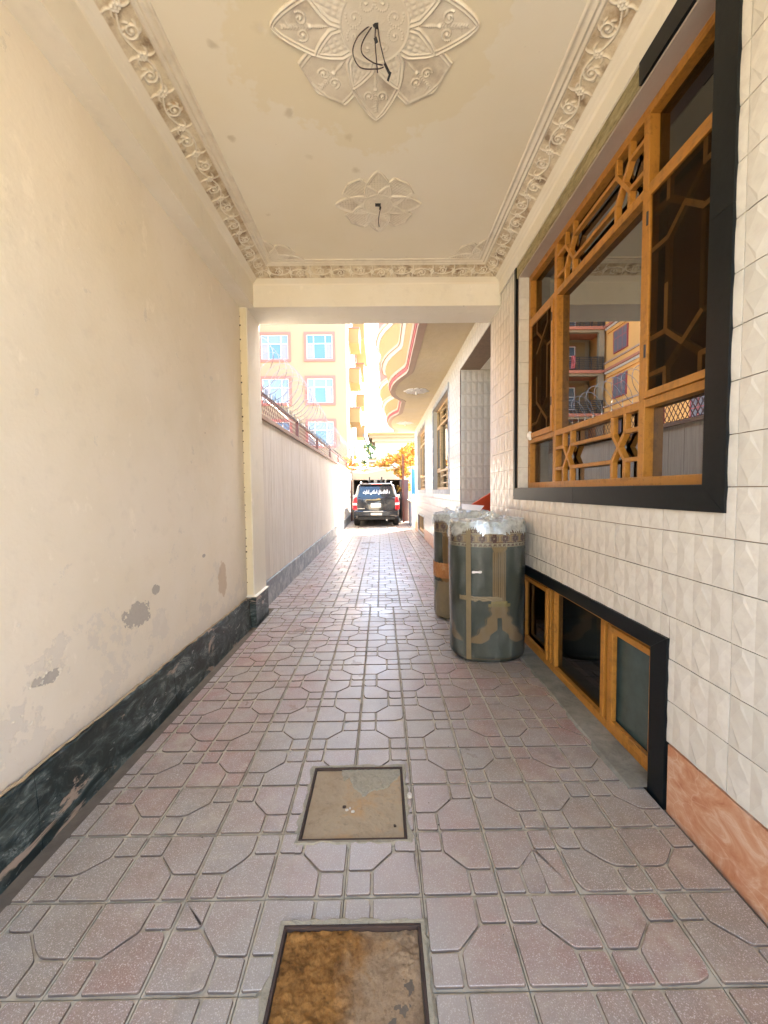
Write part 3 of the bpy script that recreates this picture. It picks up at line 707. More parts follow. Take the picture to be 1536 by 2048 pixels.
def scroll_cell(nu, nv):
    u = np.linspace(0, PER, nu, endpoint=False); v = np.linspace(0, BW, nv); U, V = np.meshgrid(u, v, indexing='ij'); sph = []
    for i in range(110):
        t = i / 110 * PER; sph.append((t, BW / 2 + .032 * math.sin(2 * math.pi * t / PER), .0062, .009))
    for k, (c, sg) in enumerate(((PER * .25, 1), (PER * .75, -1))):
        sph += spiral(c, BW / 2 - sg * .012, .036, 1.6, math.pi / 2 * sg, -sg)
        for q in range(6):
            a = (q / 6) * 2 * math.pi + k; sph += leaf(c + .033 * math.cos(a), BW / 2 - sg * .012 + .033 * math.sin(a), .026, a + .7, .0065, .008, 8)
    for c in (0.01, PER * .5):
        for q in range(6):
            a = q * math.pi / 3; sph += [(c + .016 * math.cos(a), BW / 2 + .016 * math.sin(a), .0095, .012)]
        sph += [(c, BW / 2, .007, .015)]
        sph += leaf(c, BW / 2 + .02, .05, 1.0, .0075, .009) + leaf(c, BW / 2 - .02, .05, -2.1, .0075, .009) + leaf(c, BW / 2 + .02, .045, 2.4, .007, .008) + leaf(c, BW / 2 - .02, .045, -.8, .007, .008)
    return splat(U, V, sph, PER)
NU = 110; DS = PER / NU
CELL = scroll_cell(NU, 34)
PROF = [(0, 3.832), (.004, 3.846), (.012, 3.852), (.020, 3.853), (.026, 3.860), (.034, 3.866), (.044, 3.868), (.050, 3.874), (.060, 3.878)]
PROF2 = [(.205, 3.938), (.209, 3.931), (.218, 3.930), (.222, 3.941), (.234, 3.944), (.238, 3.938), (.248, 3.937), (.253, 3.946), (.275, 3.948), (.279, 3.944), (.290, 3.944), (.294, 3.9545)]
dd = [p[0] for p in PROF]; zz = [p[1] for p in PROF]; rel = [0] * len(dd); nf0 = len(dd)
for k in range(34):
    t = k / 33; dd.append(.066 + .133 * t); zz.append(3.880 + .052 * (t ** .85))
dd += [p[0] for p in PROF2]; zz += [p[1] for p in PROF2]
dd = np.array(dd); zz = np.array(zz); ND = len(dd)
def cornice(name, place, s0, smax, mitre):
    """place(s,d)->(x,y); s runs along, d inward; strips end at smax-d when mitred"""
    n = int((smax - s0) / DS) + 2; vs = np.zeros((n, ND, 3)); att = np.zeros((n, ND))
    for i in range(n):
        s_ = s0 + i * DS; hrow = np.zeros(ND); hrow[nf0:nf0 + 34] = CELL[i % NU]
        sc = np.minimum(s_, smax - dd) if mitre & 1 else np.full(ND, min(s_, smax))
        if mitre & 2: sc = np.maximum(sc, s0 + dd)
        x, y = place(sc, dd + hrow * .35); vs[i, :, 0] = x; vs[i, :, 1] = y; vs[i, :, 2] = zz - hrow * .95
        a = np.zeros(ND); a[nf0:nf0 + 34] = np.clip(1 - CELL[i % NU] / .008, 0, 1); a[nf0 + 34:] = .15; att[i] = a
    idx = np.arange(n * ND).reshape(n, ND); f = np.stack([idx[:-1, :-1], idx[:-1, 1:], idx[1:, 1:], idx[1:, :-1]], -1).reshape(-1, 4)
    fl = vs.reshape(-1, 3); keep = (np.linalg.norm(fl[f[:, 0]] - fl[f[:, 3]], axis=1) > 1e-4) | (np.linalg.norm(fl[f[:, 1]] - fl[f[:, 2]], axis=1) > 1e-4); f = f[keep]
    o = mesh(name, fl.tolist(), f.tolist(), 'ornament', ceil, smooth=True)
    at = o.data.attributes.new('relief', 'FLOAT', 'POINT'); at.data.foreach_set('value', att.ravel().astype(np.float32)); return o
cornice('cornice', lambda s, d: (XB + d, s), .6, YB0, 1)
cornice('cornice', lambda s, d: (XR - .015 - d, s), .6, YB0, 1)
cornice('cornice', lambda s, d: (s, YB0 - d), XB, XR - .015, 3)
# ---- rosettes
def rosette_field(R, n, fancy):
    a = np.linspace(-R * 1.06, R * 1.06, n); X, Y = np.meshgrid(a, a, indexing='ij'); H = np.zeros_like(X); inside_any = np.zeros_like(X, bool)
    def petal(ang, L, wd, square=False):
        c, s_ = math.cos(ang), math.sin(ang); u = X * c + Y * s_; v = -X * s_ + Y * c; t = u / L
        if square: half = wd * np.clip(np.minimum(.62 + .6 * t, 8 * (1 - t)), 0, 1.05)
        else: half = wd * np.clip(np.where(t < .62, .72 + .45 * t, np.sqrt(np.clip((1 - t) / .38, 0, 1)) ** 1.25), 0, 1.2)
        din = np.minimum(half - np.abs(v), np.where(square, (1 - t) * L, 1)); din = np.where((t < .18) | (t > 1), -1, din); return din, u, v
    rim = .012 * (1 if not fancy else 1.3)
    def prof(din):
        k = din / rim; h = np.where(din > 0, .006, 0.); h = np.where((k > 0) & (k < 1), .006 + .006 * np.sin(np.pi * np.clip(k, 0, 1)), h)
        h = np.where((k > 1.4) & (k < 2.2), .006 + .0045 * np.sin(np.pi * np.clip((k - 1.4) / .8, 0, 1)), h); return h
    for sq_ in (True, False):
        for q in range(4):
            ang = q * math.pi / 2 + (math.pi / 4 if sq_ else 0)
            din, u, v = petal(ang, R * (.93 if sq_ else 1.0), R * (.315 if sq_ else .275), sq_); m = din > 0
            h = prof(din); core = din > rim * 2.3
            if not fancy: h = np.where(core, .004 + .003 * (np.abs(np.sin(u * 140)) * np.abs(np.sin(v * 140))), h)
            H = np.where(m, h, H); inside_any |= m
    for q in range(8):
        din, u, v = petal(q * math.pi / 4 + math.pi / 8, R * .66, R * .155, False); m = din > 0; h = prof(din) + .004; core = din > rim * 2.2
        h = np.where(core, .009 + .003 * np.abs(np.sin(u * 95)) * np.abs(np.cos(v * 120)), h); H = np.where(m, np.maximum(h, H * .6), H)
    sph = []
    Rc = R * .33; rr = np.hypot(X, Y)
    H = np.where(rr < Rc, .010, H); inside_any |= rr < Rc
    for r0, w_, hh in ((Rc, .011, .013), (Rc - .022, .006, .010)):
        k = np.abs(rr - r0) / w_; H = np.where(k < 1, np.maximum(H, hh * np.sqrt(np.clip(1 - k ** 2, 0, 1))), H)
    for q in range(8):
        a_ = q * math.pi / 4 + .39; sph += spiral(Rc * .62 * math.cos(a_), Rc * .62 * math.sin(a_), Rc * .24, 1.4, a_, 1 if q % 2 else -1, 26, .006 if not fancy else .008, .013)
        sph += leaf(Rc * .2 * math.cos(a_), Rc * .2 * math.sin(a_), Rc * .5, a_ - .3, .008, .012)
    if fancy:
        for q in range(8):
            a_ = q * math.pi / 4; rad = R * .70; cx_, cy2 = rad * math.cos(a_), rad * math.sin(a_)
            for sg in (1, -1):
                px_, py_ = cx_ - math.sin(a_) * sg * .038, cy2 + math.cos(a_) * sg * .038
                sph += spiral(px_, py_, .030, 1.4, a_ + sg, sg, 30, .006, .013)
                sph += leaf(R * .48 * math.cos(a_), R * .48 * math.sin(a_), R * .2, a_ + sg * .25, .008, .012, curl=-sg * .5)
                sph += leaf(R * .80 * math.cos(a_), R * .80 * math.sin(a_), R * .085, a_ + sg * .5, .0065, .011)
            sph += [(R * .62 * math.cos(a_), R * .62 * math.sin(a_), .014, .015)]
            for i in range(10):
                for sg in (1, -1): sph += leaf((R * .62 + R * .028 * i) * math.cos(a_), (R * .62 + R * .028 * i) * math.sin(a_), .035 * (1 - i * .05), a_ + sg * 1.1, .0055, .0115, 6, curl=-sg * .6)
            for i in range(30): sph.append(((Rc + (R * .9 - Rc) * i / 30) * math.cos(a_), (Rc + (R * .9 - Rc) * i / 30) * math.sin(a_), .0045, .011))
    H2 = splat(X, Y, sph); H = np.where(inside_any, np.maximum(H, H2), 0)
    return X, Y, H
def rosette(name, cx_, cy2, R, n, fancy, lim=None, soot=.6):
    X, Y, H = rosette_field(R, n, fancy); PX, PY = X + cx_, Y + cy2
    vs = np.stack([PX, PY, ZC - H - .0003 + (H < 1e-5) * .002], -1).reshape(-1, 3); idx = np.arange(n * n).reshape(n, n)
    f = np.stack([idx[:-1, :-1], idx[:-1, 1:], idx[1:, 1:], idx[1:, :-1]], -1).reshape(-1, 4); hh = H.ravel(); keep = (hh[f] > 1e-5).any(1)
    if lim is not None:
        ok = (PX.ravel() > lim[0]) & (PX.ravel() < lim[1]) & (PY.ravel() < lim[2]); keep &= ok[f].all(1)
    f = f[keep]; used, inv = np.unique(f, return_inverse=True); vs = vs[used]; f = inv.reshape(-1, 4)
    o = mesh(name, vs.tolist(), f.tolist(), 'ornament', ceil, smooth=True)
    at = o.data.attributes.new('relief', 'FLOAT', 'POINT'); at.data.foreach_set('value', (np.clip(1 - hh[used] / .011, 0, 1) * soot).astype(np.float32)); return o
rosette('ceiling_rosette', -.005, 2.27, .545, 330, True, soot=.75)
rosette('ceiling_rosette', .003, 3.61, .365, 240, False, soot=.45)
inX, inX2, inY = XB + .294, XR - .015 - .294, YB0 - .294
rosette('corner_ornament', inX, inY, .33, 200, False, (inX, inX2, inY), .55)
rosette('corner_ornament', inX2, inY, .33, 200, False, (inX, inX2, inY), .55)
# ---- loose lamp cables
def cable(name, curves, label, extra):
    base = curves[0][0]; root = empty(name, base, label=label, cat='cable')
    for c in curves:
        P = [Vector(p) for p in c]; pts = []
        for i in range(len(P) - 1):
            p0, p1, p2, p3 = P[max(i - 1, 0)], P[i], P[i + 1], P[min(i + 2, len(P) - 1)]
            for k in range(8):
                t = k / 8; pts.append(.5 * ((2 * p1) + (-p0 + p2) * t + (2 * p0 - 5 * p1 + 4 * p2 - p3) * t * t + (-p0 + 3 * p1 - 3 * p2 + p3) * t ** 3))
        pts.append(P[-1]); MB().tube(pts, .0032, 6).o('wire', 'wire', root, smooth=True)
    for (p, q, r_) in extra: MB().tube([p, q], r_, 8).o('taped_end', 'blacktape', root)
    return root
Z = ZC
cable('lamp_cable', [[(-.012, 2.26, Z), (-.09, 2.29, Z - .03), (-.125, 2.33, Z - .07), (-.09, 2.38, Z - .10), (.0, 2.38, Z - .11), (.04, 2.37, Z - .11)],
                     [(-.008, 2.26, Z), (-.07, 2.31, Z - .04), (-.075, 2.34, Z - .07), (-.02, 2.36, Z - .095), (.035, 2.365, Z - .105)],
                     [(0, 2.26, Z), (-.005, 2.29, Z - .05), (.000, 2.33, Z - .10), (.006, 2.38, Z - .13)],
                     [(.008, 2.26, Z), (.02, 2.30, Z - .05), (.045, 2.35, Z - .10), (.055, 2.37, Z - .115)]],
      'looped bare cables hanging from the large ceiling rosette', [((.045, 2.36, Z - .10), (.072, 2.39, Z - .125), .007), ((.078, 2.385, Z - .12), (.062, 2.41, Z - .145), .006), ((-.005, 2.285, Z - .045), (.004, 2.30, Z - .058), .009), ((-.012, 2.262, Z + .003), (.012, 2.262, Z - .012), .014)])
cable('lamp_cable', [[(.012, 3.60, Z), (.022, 3.61, Z - .03), (.010, 3.62, Z - .08), (.004, 3.62, Z - .13), (.008, 3.62, Z - .18)]],
      'short cable dangling from the small ceiling rosette', [((-.022, 3.60, Z - .006), (.024, 3.60, Z - .010), .017), ((.02, 3.61, Z - .022), (.017, 3.61, Z - .045), .008)])

# ================================================================== HOUSE ON THE RIGHT
house = empty('tiled_house', (2.6, 8, 0), label='house clad in white relief tiles with ochre windows and a curved balcony', cat='house')
YH1 = 16.6; XI = 1.70
# openings: (y0,y1,z0,z1)
WIN = [(1.715, 4.11, 1.55, 3.60), (8.32, 10.75, 1.55, 3.56), (12.75, 15.25, 1.55, 3.56)]
BAS = [(2.03, 4.10, .0, .74), (8.32, 10.55, .10, .72), (13.2, 15.2, .10, .66)]
DOOR = (5.14, 7.10, -.1, 3.57)
ops = WIN + BAS + [DOOR]
ya = sorted({YBACK, YH1} | {v for o in ops for v in o[:2]}); za = sorted({-.1, 3.9} | {v for o in ops for v in o[2:]})
solid_grid([XR + .010, XI], ya, za, lambda x, y, z: not any(o[0] < y < o[1] and o[2] < z < o[3] for o in ops)).o('wall', 'mortar', house)
# unseen upper storeys, height set to shade the alley; end wall
MB().box(XR + .01, 8, YB1 + .02, YH1, 4.02, 8.5).o('unseen_upper_storey', 'cream2', house)
MB().box(-1.75, 8, YBACK, YB1, 4.16, 4.35).o('unseen_roof_parapet', 'cream2', house)  # out of view, kept low so sun reaches the ground behind the passage
MB().box(XI, 8, YH1 - .25, YH1, -.1, 4.02).o('end_wall', 'cream2', house)
MB().box(XI + .002, 8, YBACK, YH1 - .25, -.12, .0).o('room_floor', 'room', house)  # dark room box behind the windows, added to stop light leaks
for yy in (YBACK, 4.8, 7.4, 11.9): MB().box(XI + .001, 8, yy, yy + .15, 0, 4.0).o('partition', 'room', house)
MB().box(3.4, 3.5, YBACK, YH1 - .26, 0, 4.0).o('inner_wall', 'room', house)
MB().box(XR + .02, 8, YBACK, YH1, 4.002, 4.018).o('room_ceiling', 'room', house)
# ---- relief wall tiles
TW, TH, TY, TZ = .408, .203, 1.573, .323
def wtile(w, h):
    b = MB(); g_ = .0018; n = 4; cw = (w - 2 * g_) / n; X0 = .0
    for i in range(n):
        a, c = g_ + i * cw, g_ + (i + 1) * cw; m = (a + c) / 2; z0, z1 = g_, h - g_; dz = h * .36; pr = .0044
        if i % 2:
            hm = h / 2; k_ = h * .13
            b.add([(0, a, z0), (0, c, z0), (0, a, hm), (0, c, hm), (0, a, z1), (0, c, z1), (-pr * .6, m, z0), (-pr, m, z0 + k_), (-pr, m, z1 - k_), (-pr * .6, m, z1)], [(0, 2, 7, 6), (6, 7, 3, 1), (2, 3, 7), (2, 4, 9, 8), (8, 9, 5, 3), (2, 8, 3)])
            continue
        vs = [(0, a, z0), (0, c, z0), (0, c, z1), (0, a, z1), (-pr, m, z0 + dz), (-pr, m, z1 - dz)]
        b.add(vs, [(0, 4, 1), (1, 4, 5, 2), (2, 5, 3), (3, 5, 4, 0)])
    y0, y1, z0, z1 = g_, w - g_, g_, h - g_
    b.add([(0, y0, z0), (0, y1, z0), (0, y1, z1), (0, y0, z1), (.012, y0, z0), (.012, y1, z0), (.012, y1, z1), (.012, y0, z1)], [(0, 1, 5, 4), (1, 2, 6, 5), (2, 3, 7, 6), (3, 0, 4, 7)])
    return b
WT = me_of(wtile(TW, TH), 'wall_tile', ['walltile'])
def out_rect(o, m=.10): return (o[0] - m, o[1] + m, o[2] - m, o[3] + m)
whol = [(1.715 - .10, 4.11 + .09, 1.55 - .11, 3.72), out_rect(WIN[1], .10), out_rect(WIN[2], .10), (2.03 - .115, 4.10 + .1, -.2, .74 + .085), (8.23, 10.64, .0, .80), (13.1, 15.3, 0, .74), (DOOR[0], DOOR[1], -1, DOOR[3])]
cells = []
for i in range(-3, 38):
    for k in range(0, 18):
        y, z = TY + i * TW, TZ + k * TH
        cell = (y, y + TW, z, z + TH); zt = 3.71 if y < 4.5 else 3.90
        rs = [(cell[0], min(cell[1], YH1), cell[2], min(cell[3], zt))]
        if rs[0][0] >= rs[0][1] or rs[0][2] >= rs[0][3]: continue
        for h in whol + [(YB0 - .01, YB1, ZB - .003, 5)]: rs = [q for rr in rs for q in rect_subtract(rr, h)]
        rs = [q for q in rs if q[1] - q[0] > .012 and q[3] - q[2] > .012]
        if rs: cells.append((y, z, rs, len(rs) == 1 and abs((rs[0][1] - rs[0][0]) - TW) < 1e-6 and abs((rs[0][3] - rs[0][2]) - TH) < 1e-6))
cells.sort(key=lambda c: (c[0] < 1.0, c[0]))
ftl = MB(); cnt = 0; rg = random.Random(4)
for (y, z, rs, full) in cells:
    for q in rs:
        if full: me = WT
        else: me = clip_mesh(WT, [((0, q[0] - y, 0), (0, -1, 0)), ((0, q[1] - y, 0), (0, 1, 0)), ((0, 0, q[2] - z), (0, 0, -1)), ((0, 0, q[3] - z), (0, 0, 1))])
        if cnt < 262 and y > .9:
            o = bpy.data.objects.new('wall_tile', me); link(o, house, (XR + rg.uniform(-.0006, .0006), y, z)); o.rotation_euler = (rg.gauss(0, .0008), rg.gauss(0, .0018), rg.gauss(0, .0018)); cnt += 1
        else:
            k = len(ftl.v); ftl.v += [(v.co.x + XR, v.co.y + y, v.co.z + z) for v in me.vertices]; ftl.f += [tuple(a + k for a in p.vertices) for p in me.polygons]; ftl.i += [0] * len(me.polygons)
ftl.o('wall_tile_field', 'walltile', house, kind='stuff')
# marble plinth slabs
for (a, c) in ((-2.5, -.9), (-.9, .62), (.62, 1.905), (4.21, 5.13), (7.11, 8.22), (10.65, 11.9), (11.9, 13.09), (15.31, YH1)):
    m = 'pinkmarble' if a < 1.9 else 'pinkmarble'
    box('plinth_slab', m, XR - .004, XR + .012, a + .0015, c - .0015, -.02, .316, house, bevel=.0015)
# ---- window builder in the Y-Z plane
def frame_strips(parent, y0, y1, z0, z1, w, xf, m, bottom=True, name='granite_strip', wz=None, wl=None):
    """mitred stone strips round an opening; front at x=xf"""
    wz = wz or w; wl = wl or w
    def quad(pts): 
        vs = [(xf, p[0], p[1]) for p in pts] + [(xf + .022, p[0], p[1]) for p in pts]
        return mesh(name, vs, [(3, 2, 1, 0), (4, 5, 6, 7), (0, 1, 5, 4), (1, 2, 6, 5), (2, 3, 7, 6), (3, 0, 4, 7)], m, parent)
    e = .0008
    out = []
    zb = z0 - wz if bottom else z0
    out.append(quad([(y0 - wl, z1 + wz - e), (y0 - wl + e, zb), (y0, z0), (y0, z1)]) if bottom else quad([(y0 - wl, z1 + wz), (y0 - wl, z0), (y0, z0), (y0, z1)]))
    out.append(quad([(y1, z1), (y1, z0), (y1 + w, zb), (y1 + w, z1 + wz)]))
    if m != 'none': out.append(quad([(y0 - wl + e, z1 + wz), (y0 + e, z1), (y1 - e, z1), (y1 + w - e, z1 + wz)]))
    if bottom: out.append(quad([(y0 + e, z0), (y0 - wl + e, z0 - wz), (y1 + w - e, z0 - wz), (y1 - e, z0)]))
    return out
def lattice_geo(y0, y1, z0, z1, vertical=False, a=.13, wgap=.068):
    """segments of the knot lattice in a panel, as ((y,z),(y,z)) in panel coordinates"""
    segs = []; W_, H_ = y1 - y0, z1 - z0
    if not vertical:
        g2 = min(wgap, H_ * .22)
        for c in (y0 + .185 * W_, y1 - .185 * W_):
            zc = (z0 + z1) / 2; l, r_ = c - g2, c + g2; lo, hi = zc - g2 * 1.25, zc + g2 * 1.25
            for x in (l, r_): segs += [((x, z0), (x, lo)), ((x, hi), (x, z1)), ((x, lo), (c, zc - .0)), ((c, zc), (x, hi))]
            for zz_ in (lo, hi):
                if c < (y0 + y1) / 2: segs += [((y0, zz_), (l, zz_)), ((r_, zz_), ((y0 + y1) / 2, zz_))]
                else: segs += [(((y0 + y1) / 2, zz_), (l, zz_)), ((r_, zz_), (y1, zz_))]
    else:
        t = lattice_geo(z0, z1, y0, y1, False, wgap=wgap); segs = [((p[1], p[0]), (q[1], q[0])) for p, q in t]
    return segs
def seg_bars(name, parent, segs, x, w, t, m, single=False):
    if single:
        b = MB()
        for p, q in segs: b.bar((x, p[0], p[1]), (x, q[0], q[1]), w, t, (1, 0, 0))
        return b.o(name, m, parent)
    for p, q in segs:
        if (Vector(p) - Vector(q)).length < .01: continue
        d = (Vector(q) - Vector(p)).normalized() * (w * .3)
        dx = rg.uniform(-.0006, .0006)
        MB().bar((x + dx, p[0] - d.x, p[1] - d.y), (x + dx, q[0] + d.x, q[1] + d.y), w, t + rg.uniform(-.0008, .0008), (1, 0, 0)).o(name, m, parent, bevel=.003, loc=(x, (p[0] + q[0]) / 2, (p[1] + q[1]) / 2))
def big_window(parent, op, near=True, m='wood', far_=False):
    y0, y1, z0, z1 = op; xw, d = XR + .10, .062
    root = empty('window', (xw, (y0 + y1) / 2, z0), parent)
    W_ = y1 - y0; ms = .052
    # mullion centres
    ym1, ym2 = y0 + (2.325 - 1.715) / 2.395 * W_, y0 + (3.49 - 1.715) / 2.395 * W_
    zl, zh = z0 + .478, z1 - .475
    bx = lambda nm, a, c, e_, f, xx=xw, dd_=d, mm=m, bv=.003: box(nm, mm, xx, xx + dd_, a, c, e_, f, root, bevel=0 if far_ else bv)
    bx('bottom_rail', y0, y1, z0, z0 + .052); bx('top_rail', y0, y1, z1 - .062, z1)
    bx('side_post', y0, y0 + .05, z0 + .052, z1 - .062); bx('side_post', y1 - .05, y1, z0 + .052, z1 - .062)
    bx('mullion', ym1 - ms / 2, ym1 + ms / 2, z0 + .052, z1 - .062, xw - .001); bx('mullion', ym2 - ms / 2, ym2 + ms / 2, z0 + .052, z1 - .062, xw - .001)
    bays = [(y0 + .05, ym1 - ms / 2), (ym1 + ms / 2, ym2 - ms / 2), (ym2 + ms / 2, y1 - .05)]
    for (a, c) in bays:
        bx('transom', a, c, zl - .045, zl, xw + .002); bx('transom', a, c, zh, zh + .052, xw + .002)
    # middle bay: fixed pane, two lattice panels in front of their glass
    a, c = bays[1]; xg = xw + d - .008
    def pane(a, c, e_, f, x, mm): return mesh('pane', [(x, a, e_), (x, c, e_), (x, c, f), (x, a, f), (x + .005, a, e_), (x + .005, c, e_), (x + .005, c, f), (x + .005, a, f)], [(3, 2, 1, 0), (4, 5, 6, 7)], mm, root)
    pane(a - .01, c + .01, zl - .01, zh + .01, xg, 'glass')
    pane(a - .01, c + .01, z0 + .04, zl - .03, xg, 'glass'); pane(a - .01, c + .01, zh + .04, z1 - .05, xg, 'glass')
    bw = .026
    for (e_, f) in ((z0 + .052, zl - .045), (zh + .052, z1 - .062)):
        seg_bars('lattice_bar', root, lattice_geo(a, c, e_, f), xw + .020, bw, .036, m, single=far_)
    # side bays: sash with glass over an inner lattice, small lights above and below
    for q, (a, c) in enumerate((bays[0], bays[2])):
        pane(a - .01, c + .01, z0 + .04, zl - .03, xg, 'glass' if q == 0 else 'glassclear'); pane(a - .01, c + .01, zh + .04, z1 - .05, xg, 'glassdark')
        sw = .030 if q == 0 else .040; xs = xw - .012
        for (p, r_, s_, t) in ((a, a + sw, zl + .001, zh - .001), (c - sw, c, zl + .001, zh - .001), (a + sw, c - sw, zl + .001, zl + sw + .01), (a + sw, c - sw, zh - sw, zh - .001)):
            bx('sash_bar', p + .001, r_ - .001, s_, t, xs, .040)
        pane(a + sw - .004, c - sw + .004, zl + sw, zh - sw + .01, xs + .012, 'screen' if not far_ else 'glassdark')
        if not far_:
            segs = lattice_geo(a + sw, c - sw, zl + sw, zh - sw, True, wgap=.095)
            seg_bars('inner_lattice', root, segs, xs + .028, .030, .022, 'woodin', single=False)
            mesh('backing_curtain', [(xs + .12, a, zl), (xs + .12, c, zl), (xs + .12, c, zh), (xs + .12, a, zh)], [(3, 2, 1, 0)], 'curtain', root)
    # dark curtains standing behind the panes
    return root
w1 = big_window(house, WIN[0])
for (hy, hz) in ((2.285, 2.25), (2.285, 2.95), (3.53, 2.25), (3.53, 2.95)):
    MB().lathe((XR + .088, hy, hz), [(.0, 0), (.007, 0), (.007, .07), (.0, .07)], 8).o('hinge', 'darkmetal', w1)
MB().box(XR + .076, XR + .088, 1.79, 1.815, 2.5, 2.6).o('latch', 'galv', w1, bevel=.003)
# reveal of the main window
y0, y1, z0, z1 = WIN[0]; xa, xb = XR + .002, XR + .165
box('soffit_slab', 'soffitstone', XR + .002, XR + .165, y0 + .001, y1 - .001, z1 - .012, z1 + .006, house)
for k in range(10): 
    za_, zb_ = z0 + k * .205 + .001, min(z0 + (k + 1) * .205 - .001, z1 - .001)
    box('reveal_tile', 'walltile', XR + .004, XR + .10, y1 - .006, y1 + .012, za_, zb_, house, bevel=.0015)
box('sill_slab', 'blackside', XR + .002, XR + .165, y0, y1, z0 - .016, z0 + .003, house)
box('reveal_slab', 'blackside', XR + .002, XR + .165, y0 - .014, y0 + .003, z0 + .004, z1 - .013, house)
# granite strips: near jamb, sill strip, far jamb, top strip black near / travertine in the middle
xf = XR - .014
def slab(pts, m, xf=xf, nm='granite_strip'):
    vs = [(xf, p[0], p[1]) for p in pts] + [(xf + .03, p[0], p[1]) for p in pts]
    return mesh(nm, vs, [(3, 2, 1, 0), (4, 5, 6, 7), (0, 1, 5, 4), (1, 2, 6, 5), (2, 3, 7, 6), (3, 0, 4, 7)], m, house)
yo0, yo1, zo0, zo1 = 1.612, 4.205, 1.438, 3.715
jy = [zo0, 2.62, zo1]
slab([(yo0, 2.618), (yo0, zo0), (y0 + .012, z0), (y0 + .012, 2.618)], 'black'); slab([(yo0, zo1), (yo0, 2.620), (y0 + .012, 2.620), (y0 + .012, zo1)], 'black')
slab([(y0 + .0125, z0), (yo0 + .0012, zo0), (2.90, zo0), (2.90, z0)], 'black'); slab([(2.902, z0), (2.902, zo0), (yo1, zo0), (yo1 - .03, z0)], 'black')
slab([(yo1 - .045, z0 + .002), (yo1 - .03, z0 + .002), (yo1, zo0 + .03), (yo1, 2.45)], 'black')
slab([(yo1 - .045, 3.00), (yo1 - .045, z0 + .01), (yo1 - .002, 2.2), (yo1 - .002, 3.00)], 'black')
slab([(yo1 - .045, zo1), (yo1 - .045, 3.002), (yo1, 3.002), (yo1, zo1)], 'black')
slab([(y0 + .013, zo1), (y0 + .013, z1), (2.22, z1), (2.22, zo1)], 'black')
slab([(2.222, zo1 - .002), (2.222, z1 + .002), (4.158, z1 + .002), (4.158, zo1 - .002)], 'olive', XR - .004, 'travertine_strip')
# little white lump on the far sash corner
bm = bmesh.new(); bmesh.ops.create_icosphere(bm, subdivisions=2, radius=.035)
for v in bm.verts: v.co = Vector((v.co.x * .7, v.co.y * .8, v.co.z * 1.25)) * (1 + .35 * mnoise.noise(v.co * 40))
me = bpy.data.meshes.new('paper_wad'); bm.to_mesh(me); bm.free(); me.materials.append(MT['white']); o = bpy.data.objects.new('paper_wad', me); link(o, None, (XR + .085, 4.02, 2.055)); setp(o, label='crumpled white wad stuck to the far lower corner of the ochre sash', cat='wad')
# foam strip on the sash sill
# ---- far windows
for wi, op in enumerate(WIN[1:]):
    r_ = big_window(house, op, m='woodfar', far_=True)
    frame_strips(house, op[0], op[1], op[2], op[3], .10, XR - .012, 'greymarble', name='stone_strip')
    box('reveal_slab', 'cream2', XR + .012, XR + .16, op[1] - .008, op[1] + .02, op[2] + .001, op[3] - .009, house)
    box('soffit_slab', 'soffitstone', XR + .012, XR + .16, op[0] + .001, op[1] - .001, op[3] - .008, op[3] + .02, house)
    mesh('net_curtain', [(XR + .30 + .02 * math.sin(k * 1.9), op[0] + (op[1] - op[0]) * k / 40, z) for z in (op[2], op[3]) for k in range(41)], [(k, k + 1, 42 + k, 41 + k) for k in range(40)], 'white', house)
# ---- basement windows
def basement(op, m, main):
    y0, y1, z0, z1 = op; root = empty('basement_window', (XR + .06, (y0 + y1) / 2, z0), house); xw = XR + .055
    bx = lambda nm, a, c, e_, f, xx=xw, dd_=.05, mm=m: box(nm, mm, xx, xx + dd_, a, c, e_, f, root, bevel=.003)
    zb = z0 + .012
    bx('bottom_rail', y0, y1, zb, zb + .055); bx('top_rail', y0, y1, z1 - .045, z1)
    if main: posts = [2.035, 2.50, 2.58, 3.34, 3.42, 4.04]
    else: posts = [y0, y0 + (y1 - y0) / 3, y0 + 2 * (y1 - y0) / 3, y1 - .04]
    for p in posts: bx('post', p, p + .045, zb + .055, z1 - .045, xw - .002)
    for (pa, pc, pm) in (((y0, 2.52, 'tealpane'), (2.52, y1, 'glassdark')) if main else ((y0, y1, 'glassdark'),)): mesh('pane', [(xw + .034, pa, z0), (xw + .034, pc, z0), (xw + .034, pc, z1), (xw + .034, pa, z1)], [(3, 2, 1, 0)], pm, root)
    if main:
        for (a, c) in ((2.085, 2.50), (3.47, 4.04)):
            for (p, r_, s_, t) in ((a, a + .035, zb + .058, z1 - .047), (c - .035, c, zb + .058, z1 - .047), (a + .035, c - .035, zb + .058, zb + .095), (a + .035, c - .035, z1 - .085, z1 - .047)): bx('sash_bar', p, r_, s_, t, xw - .014, .03)
        mesh('sheet_behind', [(xw + .12, 2.05, z0), (xw + .12, 2.55, z0), (xw + .12, 2.55, z1), (xw + .12, 2.05, z1)], [(3, 2, 1, 0)], simple('dusty_teal_sheet', (.10, .15, .15), .8, .3, 8), root)
    return root
basement(BAS[0], 'wood', True)
y0, y1, z0, z1 = BAS[0]
slab([(1.915, .826), (1.915, -.02), (2.031, -.02), (2.031, .742)], 'black'); 
slab([(1.916, .8265), (2.032, .7425), (2.62, .7425), (2.62, .8265)], 'black'); slab([(2.622, .8265), (2.622, .7425), (3.43, .7425), (3.43, .8265)], 'black'); slab([(3.432, .8265), (3.432, .7425), (4.2, .7425), (4.2, .8265)], 'black')
slab([(4.10, .742), (4.10, -.02), (4.2, -.02), (4.2, .742)], 'black')
